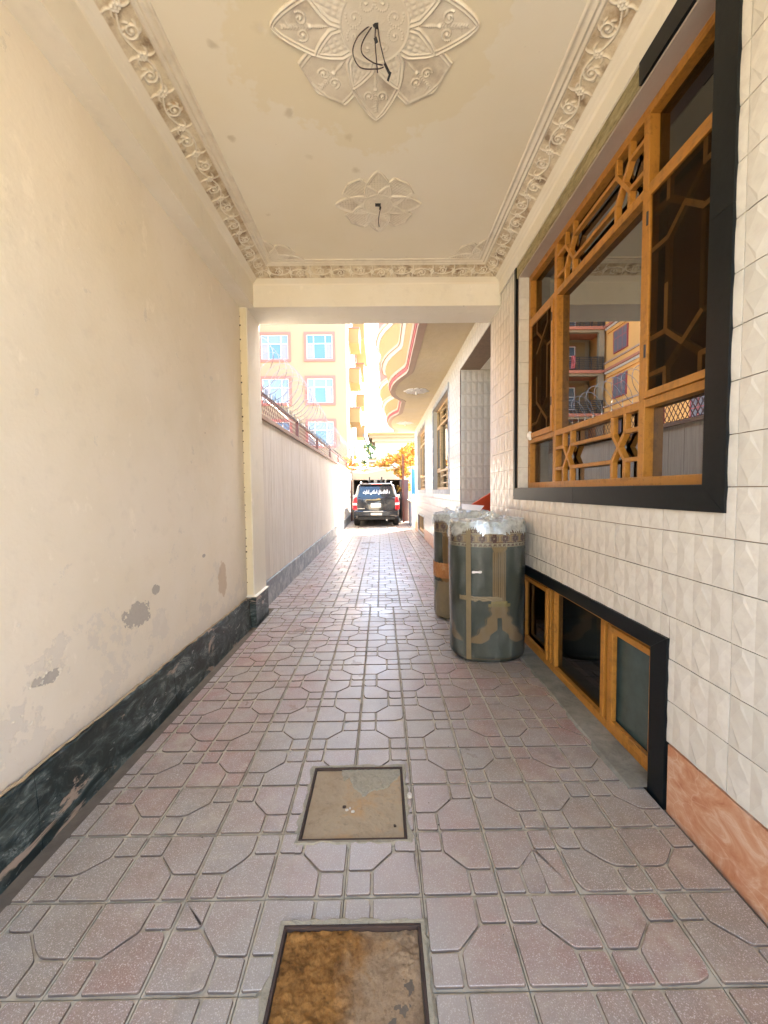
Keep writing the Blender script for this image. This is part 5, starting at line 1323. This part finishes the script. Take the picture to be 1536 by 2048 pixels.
# ================================================================== FAR END: garage, cream house, tower, pergola, vines
gar = empty('garage', (0, 25, 0), label='dark open garage with a pale lintel behind the parked vehicle', cat='garage')
GY = 22.8
MB().box(-1.9, -1.52, GY, 27, -.1, 2.75).o('side_wall', 'cream2', gar); MB().box(1.28, 3.2, GY, 27, -.1, 2.75).o('side_wall', 'cream2', gar)
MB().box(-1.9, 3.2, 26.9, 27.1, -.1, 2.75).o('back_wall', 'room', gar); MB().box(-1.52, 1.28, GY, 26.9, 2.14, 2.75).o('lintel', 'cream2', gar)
MB().box(-1.52, 1.28, GY + .01, 26.89, -.09, .0).o('floor_slab', 'cement', gar); MB().box(-1.515, -1.51, GY + .2, 26.9, 0, 2.13).o('shade_lining', 'room', gar); MB().box(1.27, 1.275, GY + .2, 26.9, 0, 2.13).o('shade_lining', 'room', gar)
MB().box(-1.52, 1.28, GY + .1, 26.9, 2.12, 2.138).o('shade_lining', 'room', gar)  # thin dark panels, the garage's inner shade put into their colour
for k in range(5): MB().box(.98 + k * .035, 1.012 + k * .035, GY - 2.9, GY - .1 , .05, 2.05).o('gate_board', 'brownmetal', gar) if k == 0 else None
gp = empty('gate_post', (1.0, 19.9, 0), label='brown steel gate post standing right of the parked vehicle', cat='post')
MB().box(1.02, 1.10, 19.86, 19.94, -.02, 3.25).o('tube_post', 'redsteel', gp); MB().box(1.04, 1.30, 19.88, 19.92, .03, 2.05).o('sheet_leaf', 'brownmetal', gp)
gp2 = MB().box(-1.56, -1.49, 20.9, 20.97, -.02, 2.1).o('gate_post', 'redsteel', label='thin red steel post against the boundary wall left of the vehicle', cat='post', loc=(-1.53, 20.93, 0))
pw_ = empty('planter_wall', (1.5, 18.6, 0), label='low white rendered wall with a pale coping past the house corner', cat='wall')
MB().box(1.30, 2.3, 17.3, 19.7, -.1, 1.02).o('rendered_body', 'white', pw_); MB().box(1.24, 2.34, 17.24, 19.76, 1.02, 1.10).o('coping', 'cream2', pw_, bevel=.01)
jar = MB().lathe((1.42, 18.5, 1.10), [(.02, 0), (.09, .01), (.12, .08), (.10, .18), (.05, .24), (.06, .27), (.0, .27)], 14).o('jar', 'white', smooth=True, label='small white jar standing on the low white wall', cat='jar', loc=(1.42, 18.5, 1.10))
tp = []
for j in range(12):
    for i in range(8): tp.append((1.40 + .10 * i, 19.0 + .05 * math.sin(i * 1.9 + j * .3), 1.16 + 1.35 * j / 11))
mesh('tarpaulin', tp, [(j * 8 + i, j * 8 + i + 1, (j + 1) * 8 + i + 1, (j + 1) * 8 + i) for j in range(11) for i in range(7)], 'bluetarp', label='bright blue tarpaulin hanging beside the low white wall', cat='tarpaulin', smooth=True)
ch = empty('cream_house', (2, 35, 0), label='low cream house with a deep eaves cornice beyond the garage', cat='house')
MB().box(-.42, 6, 31, 38, 0, 5.15).o('wall', 'cream2', ch)
MB().box(-.62, 6.2, 30.75, 38.2, 5.15, 5.42).o('cornice', 'paleband', ch); MB().box(-.85, 6.4, 30.5, 38.4, 5.42, 5.62).o('cornice', 'cream', ch); MB().box(-.98, 6.6, 30.35, 38.6, 5.62, 5.78).o('cornice', 'yellow', ch)
w = MB().box(.66, 2.62, 30.93, 30.99, 4.32, 5.02).o('window', 'white', ch, loc=(.66, 30.9, 4.32))
for (a, c, m) in ((.72, 1.20, 'mould'), (1.28, 2.02, 'white'), (2.10, 2.56, 'mould')): mesh('pane', [(a, 30.92, 4.38), (c, 30.92, 4.38), (c, 30.92, 4.96), (a, 30.92, 4.96)], [(0, 1, 2, 3)], m, w)
mesh('side_roof', [(-1.3, 31.5, 5.9), (-.45, 31.5, 3.6), (-.45, 34, 3.6), (-1.3, 34, 5.9), (-1.35, 31.5, 5.7), (-.5, 31.5, 3.4), (-.5, 34, 3.4), (-1.35, 34, 5.7)], [(0, 1, 2, 3), (7, 6, 5, 4), (0, 4, 5, 1), (1, 5, 6, 2), (2, 6, 7, 3), (3, 7, 4, 0)], 'roofgrey', ch)
def tower(name, x0, x1, y, z1, m, label, wm):
    t = empty(name, ((x0 + x1) / 2, y + 5, 0), label=label, cat='tower block'); MB().box(x0, x1, y, y + 12, 0, z1).o('walls', m, t); MB().box(x0 - .3, x1 + .3, y - .3, y + 12.3, z1, z1 + .6).o('parapet', 'mould', t)
    z = z1 - 3
    while z > 6:
        n = max(2, int((x1 - x0) / 2.4))
        for k in range(n):
            a = x0 + .6 + k * (x1 - x0 - .8) / n; MB().box(a, a + 1.3, y - .06, y - .01, z, z + 1.5).o('window', wm, t, loc=(a, y, z))
        z -= 3
    return t
tower('tower_block', -1.5, 2.8, 85, 15.5, 'cream2', 'hazy pale tower block just right of the gap of sky', 'paleglass')
tower('tower_block', 1.5, 8.0, 105, 21.5, 'white', 'farthest whitish tower block rising behind the other', 'blueglass')
# pergola pipes
pg = empty('pergola', (0, 21, 2.3), label='white pipe pergola spanning the end of the drive', cat='pergola')
for (yy, z0, z1) in ((20.9, 2.75, 2.55), (21.6, 2.55, 2.72), (22.2, 2.62, 2.60)): MB().tube([(-1.8, yy, z0), (-.8, yy, z0 - .10), (.3, yy, (z0 + z1) / 2 + .05), (1.5, yy, z1)], .028, 8).o('pipe', 'white', pg)
for xx in (-.9, -.1, .7): MB().tube([(xx, 20.4, 2.66), (xx + .05, 22.7, 2.74)], .02, 6).o('pipe', 'galv', pg)
MB().tube([(.98, 20.6, 0), (.98, 20.6, 2.7)], .03, 8).o('pipe', 'galv', pg); MB().tube([(-1.50, 21.4, 0), (-1.50, 21.4, 2.72)], .03, 8).o('pipe', 'galv', pg)
def leaves(name, parent, clumps, mats_w, size, seed, stuff=True):
    r = random.Random(seed); b = MB()
    for (cx_, cy2, cz, rx_, ry_, rz_, n) in clumps:
        for _ in range(n):
            while True:
                p = Vector((r.uniform(-1, 1), r.uniform(-1, 1), r.uniform(-1, 1)))
                if p.length < 1: break
            q = Vector((cx_ + p.x * rx_, cy2 + p.y * ry_, cz + p.z * rz_)); nrm = Vector((r.gauss(0, 1), r.gauss(0, 1), r.gauss(0, 1))).normalized(); a = nrm.orthogonal().normalized(); c = nrm.cross(a); ang = r.uniform(0, 6.28)
            a, c = a * math.cos(ang) + c * math.sin(ang), c * math.cos(ang) - a * math.sin(ang); s_ = size * r.uniform(.6, 1.25)
            b.add([q - c * s_ * .5, q + a * s_ * .5 - c * s_ * .1, q + a * s_ * .28 + c * s_ * .35 + nrm * s_ * .12, q + c * s_ * .62, q - a * s_ * .28 + c * s_ * .35 + nrm * s_ * .12, q - a * s_ * .5 - c * s_ * .1], [(0, 1, 2, 3, 4, 5)], r.choices(range(len(mats_w)), [m[1] for m in mats_w])[0])
    return b.o(name, [m[0] for m in mats_w], parent, kind='stuff')
v1 = empty('grape_vine', (1.15, 21.2, 0), label='yellow and orange autumn vine spilling over the pergola at the right', cat='vine')
MB().tube([(1.15, 21.2, 0), (1.10, 21.15, .9), (1.18, 21.1, 1.7), (1.0, 21.1, 2.4), (.6, 21.0, 2.8), (.0, 21.1, 2.85)], [.05, .045, .04, .035, .025, .015], 8).o('stem', 'bark', v1)
rv = random.Random(5); cl_ = []
for _ in range(64):
    t = rv.random(); x = -.1 + 1.85 * t; z = 2.80 + 1.05 * t * rv.random() + .1; cl_.append((x, 21 + rv.uniform(-.9, .7), z, rv.uniform(.12, .24), .2, rv.uniform(.10, .2), 42))
for _ in range(24): cl_.append((rv.uniform(.70, 1.4), rv.uniform(20.2, 20.9), rv.uniform(1.55, 2.9), rv.uniform(.08, .18), .14, rv.uniform(.12, .22), 34))
for _ in range(12): cl_.append((rv.uniform(1.1, 1.7), rv.uniform(20.5, 21.2), rv.uniform(2.3, 3.7), .2, .2, .2, 40))
leaves('foliage', v1, cl_, [('leafy', 6), ('leafo', 3), ('leafg', 1)], .105, 3)
v2 = empty('grape_vine', (-1.62, 21.8, 0), label='smaller orange vine at the end of the red lattice fence', cat='vine')
MB().tube([(-1.62, 22.6, 0), (-1.6, 22.3, 1.4), (-1.55, 22, 2.6), (-1.5, 21.6, 2.9)], [.04, .035, .03, .015], 8).o('stem', 'bark', v2)
cl_ = [(rv.uniform(-1.9, -1.25), rv.uniform(20.8, 22.3), rv.uniform(2.65, 3.3), rv.uniform(.1, .2), .2, rv.uniform(.1, .18), 36) for _ in range(18)]
leaves('foliage', v2, cl_, [('leafo', 5), ('leafy', 4)], .10, 8)
v3 = empty('grape_vine', (-.2, 22.4, 2.6), label='thin trailing olive and yellow vine along the middle of the pergola', cat='vine')
MB().tube([(-1.2, 22.3, 2.72), (-.4, 22.35, 2.78), (.3, 22.3, 2.74), (1.0, 22.2, 2.8)], .02, 6).o('stem', 'bark', v3)
cl_ = [(rv.uniform(-1.0, .7), rv.uniform(21.6, 22.5), rv.uniform(2.62, 2.95), rv.uniform(.08, .16), .15, rv.uniform(.05, .10), 16) for _ in range(24)]
leaves('foliage', v3, cl_, [('leafg', 4), ('leafy', 4), ('bark', 2)], .09, 18)
tr = empty('evergreen_tree', (-.75, 29, 0), label='small dark green tree between the apartment block and the cream house', cat='tree')
MB().tube([(-.75, 29, 0), (-.73, 29, 2.5), (-.75, 29.05, 4.3)], [.09, .07, .03], 8).o('trunk', 'bark', tr)
for (bx2, bz) in ((-.5, 3.6), (-1.0, 3.4), (-.62, 4.1), (-.92, 4.0)): MB().tube([(-.75, 29, bz - .5), (bx2, 29.02, bz)], [.03, .012], 5).o('limb', 'bark', tr)
cl_ = [(-.75 + rv.gauss(0, .22), 29 + rv.gauss(0, .2), rv.uniform(3.1, 4.75), .17, .17, .17, 60) for _ in range(22)]
leaves('crown', tr, cl_, [('green', 5), ('leafg', 1)], .09, 28)
ac = empty('roof_cabin', (-.6, 26.5, 2.75), label='small white frame with dark openings on the garage roof under the tree', cat='cabin')
f = MB(); 
for q in ((-.85, -.78, 2.75, 3.45), (-.36, -.29, 2.75, 3.45), (-.78, -.36, 3.38, 3.45), (-.78, -.36, 3.12, 3.18)): f.box(q[0], q[1], 26.4, 26.6, q[2], q[3])
f.o('frame', 'white', ac); MB().box(-.78, -.36, 26.45, 26.5, 2.75, 3.38).o('opening', 'room', ac); MB().box(-.9, -.25, 26.3, 26.7, 3.45, 3.52).o('cap', 'terracotta', ac)

# ================================================================== SUV
CX, CY = -.225, 17.55
suv = empty('parked_car', (CX, CY + 2.5, 0), label='black sport utility vehicle parked facing away with white lettering on its rear window', cat='car')
def loft(name, m, sections, parent, smooth=True, bevel=0):
    """sections: [(y, [(x,z),...])] closed rings, same count"""
    n = len(sections[0][1]); vs = [(CX + x, CY + y, z) for y, ring in sections for x, z in ring]; fs = []
    for k in range(len(sections) - 1):
        for i in range(n): fs.append((k * n + i, k * n + (i + 1) % n, (k + 1) * n + (i + 1) % n, (k + 1) * n + i))
    fs.append(tuple(reversed(range(n)))); fs.append(tuple((len(sections) - 1) * n + i for i in range(n)))
    o = mesh(name, vs, fs, m, parent); 
    md = o.modifiers.new('bevel', 'BEVEL'); md.width = .035; md.segments = 3; md.limit_method = 'ANGLE'; md.angle_limit = math.radians(25)
    o.data.polygons.foreach_set('use_smooth', [True] * len(o.data.polygons)); return o
def ring(hw, z0, z1, zb=None):   # lower body ring: sill, belly, belt
    return [(-hw * .93, z0), (hw * .93, z0), (hw * .99, z0 + .15), (hw, (z0 + z1) / 2), (hw * .975, z1 - .06), (hw * .93, z1), (-hw * .93, z1), (-hw * .975, z1 - .06), (-hw, (z0 + z1) / 2), (-hw * .99, z0 + .15)]
loft('body', 'carpaint', [(0.02, ring(.93, .38, 1.22)), (.10, ring(.99, .36, 1.25)), (.9, ring(1.0, .34, 1.25)), (3.2, ring(1.0, .34, 1.22)), (4.2, ring(.99, .34, 1.16)), (4.9, ring(.95, .36, 1.08)), (5.05, ring(.88, .42, .98))], suv)
def gring(hb, ht, zb, zt): return [(-hb, zb), (hb, zb), (hb * .5 + ht * .5 + .02, (zb + zt) / 2), (ht + .03, zt - .07), (ht - .08, zt), (-ht + .08, zt), (-ht - .03, zt - .07), (-hb * .5 - ht * .5 - .02, (zb + zt) / 2)]
loft('cabin', 'carpaint', [(.06, gring(.91, .74, 1.20, 1.26)), (.16, gring(.915, .74, 1.20, 1.50)), (.30, gring(.92, .74, 1.20, 1.80)), (.42, gring(.92, .74, 1.20, 1.86)), (2.4, gring(.92, .74, 1.20, 1.88)), (2.9, gring(.92, .72, 1.20, 1.80)), (3.7, gring(.9, .66, 1.18, 1.24))], suv)
# rear window, slightly proud, with lettering
def rq(x0, x1, z0, z1, off=0, tap=0):   # quad on the sloping tailgate
    yy = lambda z: CY + .055 + max(0, z - 1.24) * .42 - .035 - off
    return [(CX + x0, yy(z0), z0), (CX + x1, yy(z0), z0), (CX + x1 - tap, yy(z1), z1), (CX + x0 + tap, yy(z1), z1)]
gls = mesh('rear_window', rq(-.79, .79, 1.27, 1.71, .0, .12), [(0, 1, 2, 3)], 'carglass', suv)
try:
    txt = '\uFE95\uFEAD\uFE8E\uFEE3\uFE8D \uFBFD\uFEE3\uFEFC\uFEB3\uFE8D \uFEE5\uFE8E\uFE98\uFEB4\uFEE7\uFE8E\uFED0\uFED3\uFE8D \uFEA9'
    fc = bpy.data.curves.new('lettering', 'FONT'); fc.body = txt; fc.align_x = 'CENTER'; fc.align_y = 'CENTER'; fc.size = .2; fc.offset = .004; fc.extrude = .001
    fo = bpy.data.objects.new('lettering', fc); COL.objects.link(fo); bpy.context.view_layer.update()
    me = bpy.data.meshes.new_from_object(fo.evaluated_get(bpy.context.evaluated_depsgraph_get())); bpy.data.objects.remove(fo)
    xs = [v.co.x for v in me.vertices]; ysz = [v.co.y for v in me.vertices]; wx, wy = max(xs) - min(xs), max(ysz) - min(ysz); cxm, cym = (max(xs) + min(xs)) / 2, (max(ysz) + min(ysz)) / 2
    kx, kz = 1.14 / wx, .215 / wy
    for v in me.vertices:
        z = 1.475 + (v.co.y - cym) * kz; v.co = Vector((CX + .02 + (v.co.x - cxm) * kx, CY + .020 + (z - 1.24) * .42 - .008 - v.co.z * 2, z))
    for v in me.vertices: v.co -= Vector(WL[gls])
    me.materials.clear(); me.materials.append(MT['letter']); lo = bpy.data.objects.new('lettering', me); link(lo, gls, WL[gls])
except Exception as ex: print('TEXT', ex)
# tail lamps
for sg in (-1, 1):
    zs = [(.74, .80), (.98, .82), (1.26, .86)]; xo = [.985, 1.0, .93]
    b = MB()
    for (z0, z1, mi) in ((.74, .93, 0), (.93, 1.02, 1), (1.02, 1.28, 0)):
        xi = .80; xo_ = lambda z: .99 - max(0, z - 1.1) * .35
        P = [(xi, z0), (xo_(z0), z0), (xo_(z1), z1), (xi + .02, z1)]
        vs = [(CX + sg * p[0], CY - .015, p[1]) for p in P] + [(CX + sg * (p[0] + .012), CY + .16, p[1]) for p in P]
        fs = [(0, 1, 2, 3), (4, 7, 6, 5), (0, 4, 5, 1), (1, 5, 6, 2), (2, 6, 7, 3), (3, 7, 4, 0)]
        b.add(vs, [f if sg > 0 else tuple(reversed(f)) for f in fs], mi)
    b.o('tail_light', ['tail', 'lens'], suv, bevel=.012)
MB().box(CX - .96, CX + .96, CY - .09, CY + .12, .46, .70).o('bumper', 'carpaint', suv, bevel=.04)
MB().box(CX - .55, CX + .3, CY - .096, CY - .088, .655, .675).o('bumper_strip', 'chrome', suv)
MB().box(CX - .80, CX + .80, CY - .02, CY + .3, .30, .46).o('valance', 'tyre', suv, bevel=.03)
MB().box(CX - .23, CX + .25, CY - .104, CY - .092, .50, .60).o('step_pad', 'mould', suv)
p_ = MB().box(CX - .22, CX + .21, CY - .030, CY - .012, .83, 1.005).o('number_plate', 'plate', suv, bevel=.008)
b = MB(); r = random.Random(2)
for (zz_, nn_, hh) in ((.955, 7, .028), (.895, 9, .036)):
    for k in range(nn_):
        x = CX - .17 + k * .34 / nn_; b.box(x, x + .018, CY - .034, CY - .031, zz_ - hh / 2 * r.uniform(.5, 1), zz_ + hh / 2 * r.uniform(.5, 1)); b.box(x, x + .028, CY - .0345, CY - .0305, zz_ - .004 * r.uniform(-2, 2), zz_ + .008)
b.o('plate_marks', 'darkmetal', p_)
bt = [(-.10, 1.155), (-.035, 1.155), (-.03, 1.135), (.03, 1.135), (.035, 1.155), (.10, 1.155), (.085, 1.20), (.035, 1.20), (.03, 1.22), (-.03, 1.22), (-.035, 1.20), (-.115, 1.20)]
mesh('badge', [(CX + .12 + x * .9, CY - .026, z) for x, z in bt], [tuple(range(12))], 'gold', suv)
MB().box(CX - .42, CX + .10, CY - .022, CY - .008, 1.135, 1.175).o('chrome_strip', 'gold', suv, bevel=.006)
MB().box(CX - .80, CX - .48, CY - .020, CY - .008, .775, .80).o('name_badge', 'chrome', suv)
MB().box(CX - .70, CX + .70, CY + .20, CY + .34, 1.80, 1.845).o('spoiler', 'carpaint', suv, bevel=.015); MB().box(CX - .2, CX + .25, CY + .185, CY + .2, 1.81, 1.835).o('high_stop_light', 'tail', suv)
for sg in (-1, 1):
    MB().tube([(CX + sg * .66, CY + .5, 1.86), (CX + sg * .66, CY + .6, 1.92), (CX + sg * .66, CY + 2.5, 1.93), (CX + sg * .66, CY + 2.6, 1.87)], .018, 8).o('roof_rail', 'chrome', suv)
    MB().box(CX + sg * 1.0, CX + sg * 1.20, CY + 3.2, CY + 3.32, 1.12, 1.34).o('mirror', 'chrome', suv, bevel=.03)
    for yy in (.95, 3.95):
        w = MB(); c = (CX + sg * .86, CY + yy, .39)
        N = 28; prof_ = [(.24, -.13), (.36, -.13), (.39, -.09), (.395, 0), (.39, .09), (.36, .13), (.24, .13)]
        k = 0; vs = []
        for (r_, a) in prof_:
            for j in range(N): t = 2 * math.pi * j / N; vs.append((c[0] + a, c[1] + r_ * math.cos(t), c[2] + r_ * math.sin(t)))
        fs = [(i * N + j, i * N + (j + 1) % N, (i + 1) * N + (j + 1) % N, (i + 1) * N + j) for i in range(len(prof_) - 1) for j in range(N)]
        wh = empty('wheel', c, suv); mesh('tyre', vs, fs, 'tyre', wh, smooth=True)
        vs = []; 
        for (r_, a) in ((.0, .09 * sg), (.10, .09 * sg), (.22, .05 * sg), (.245, .10 * sg), (.245, -.10 * sg), (.0, -.10 * sg)):
            for j in range(N): t = 2 * math.pi * j / N; vs.append((c[0] + a, c[1] + r_ * math.cos(t), c[2] + r_ * math.sin(t)))
        mesh('rim', vs, [(i * N + j, i * N + (j + 1) % N, (i + 1) * N + (j + 1) % N, (i + 1) * N + j) for i in range(5) for j in range(N)], 'chrome', wh, smooth=True)
MB().tube([(CX + .45, CY + .02, .30), (CX + .45, CY + .5, .32)], .035, 10).o('exhaust', 'chrome', suv)
rk = empty('roof_rack_gear', (CX, CY + 1.2, 1.88), label='dark lamps and metal brackets mounted on the roof of the black vehicle', cat='roof rack')
for (x, m, w_, h_) in ((-.30, 'blacktape', .06, .30), (-.05, 'galv', .10, .16), (.02, 'galv', .05, .20), (.25, 'blacktape', .07, .30), (.42, 'galv', .06, .20)):
    MB().box(CX + x - w_ / 2, CX + x + w_ / 2, CY + 1.2, CY + 1.35, 1.86, 1.86 + h_).o('lamp_unit', m, rk, bevel=.015)
for (x0, x1) in ((-.42, -.28), (.12, .26), (.46, .34)): MB().tube([(CX + x0, CY + 1.3, 2.08), (CX + x1, CY + 1.3, 1.87)], .012, 6).o('strut', 'galv', rk)
MB().box(CX - .62, CX + .62, CY + 1.22, CY + 1.30, 1.865, 1.895).o('cross_bar', 'darkmetal', rk)

# ================================================================== unseen wall added behind the camera to bounce sunlight
sw_ = empty('bounce_wall', (0, -12, 0), label='unseen cream wall added behind the camera to bounce warm light inside', cat='wall')
MB().box(-14, 14, -12.4, -12, -.1, 4.2).o('rendered_face', 'cream2', sw_)
MB().box(-14, 14, -12.5, -11.9, 4.2, 4.3).o('coping', 'cream2', sw_)

# shared group phrases for repeats
for o in list(S.objects):
    if o.parent is None and o.get('category'):
        gname = {'manhole cover': 'square manhole covers in the paving', 'carpet roll': 'wrapped carpet rolls standing by the wall', 'cable': 'bare lamp cables on the ceiling', 'vine': 'autumn vines round the pergola', 'tower block': 'hazy tower blocks on the skyline', 'post': 'steel gate posts by the garage'}.get(o['category'])
        if gname: o['group'] = gname
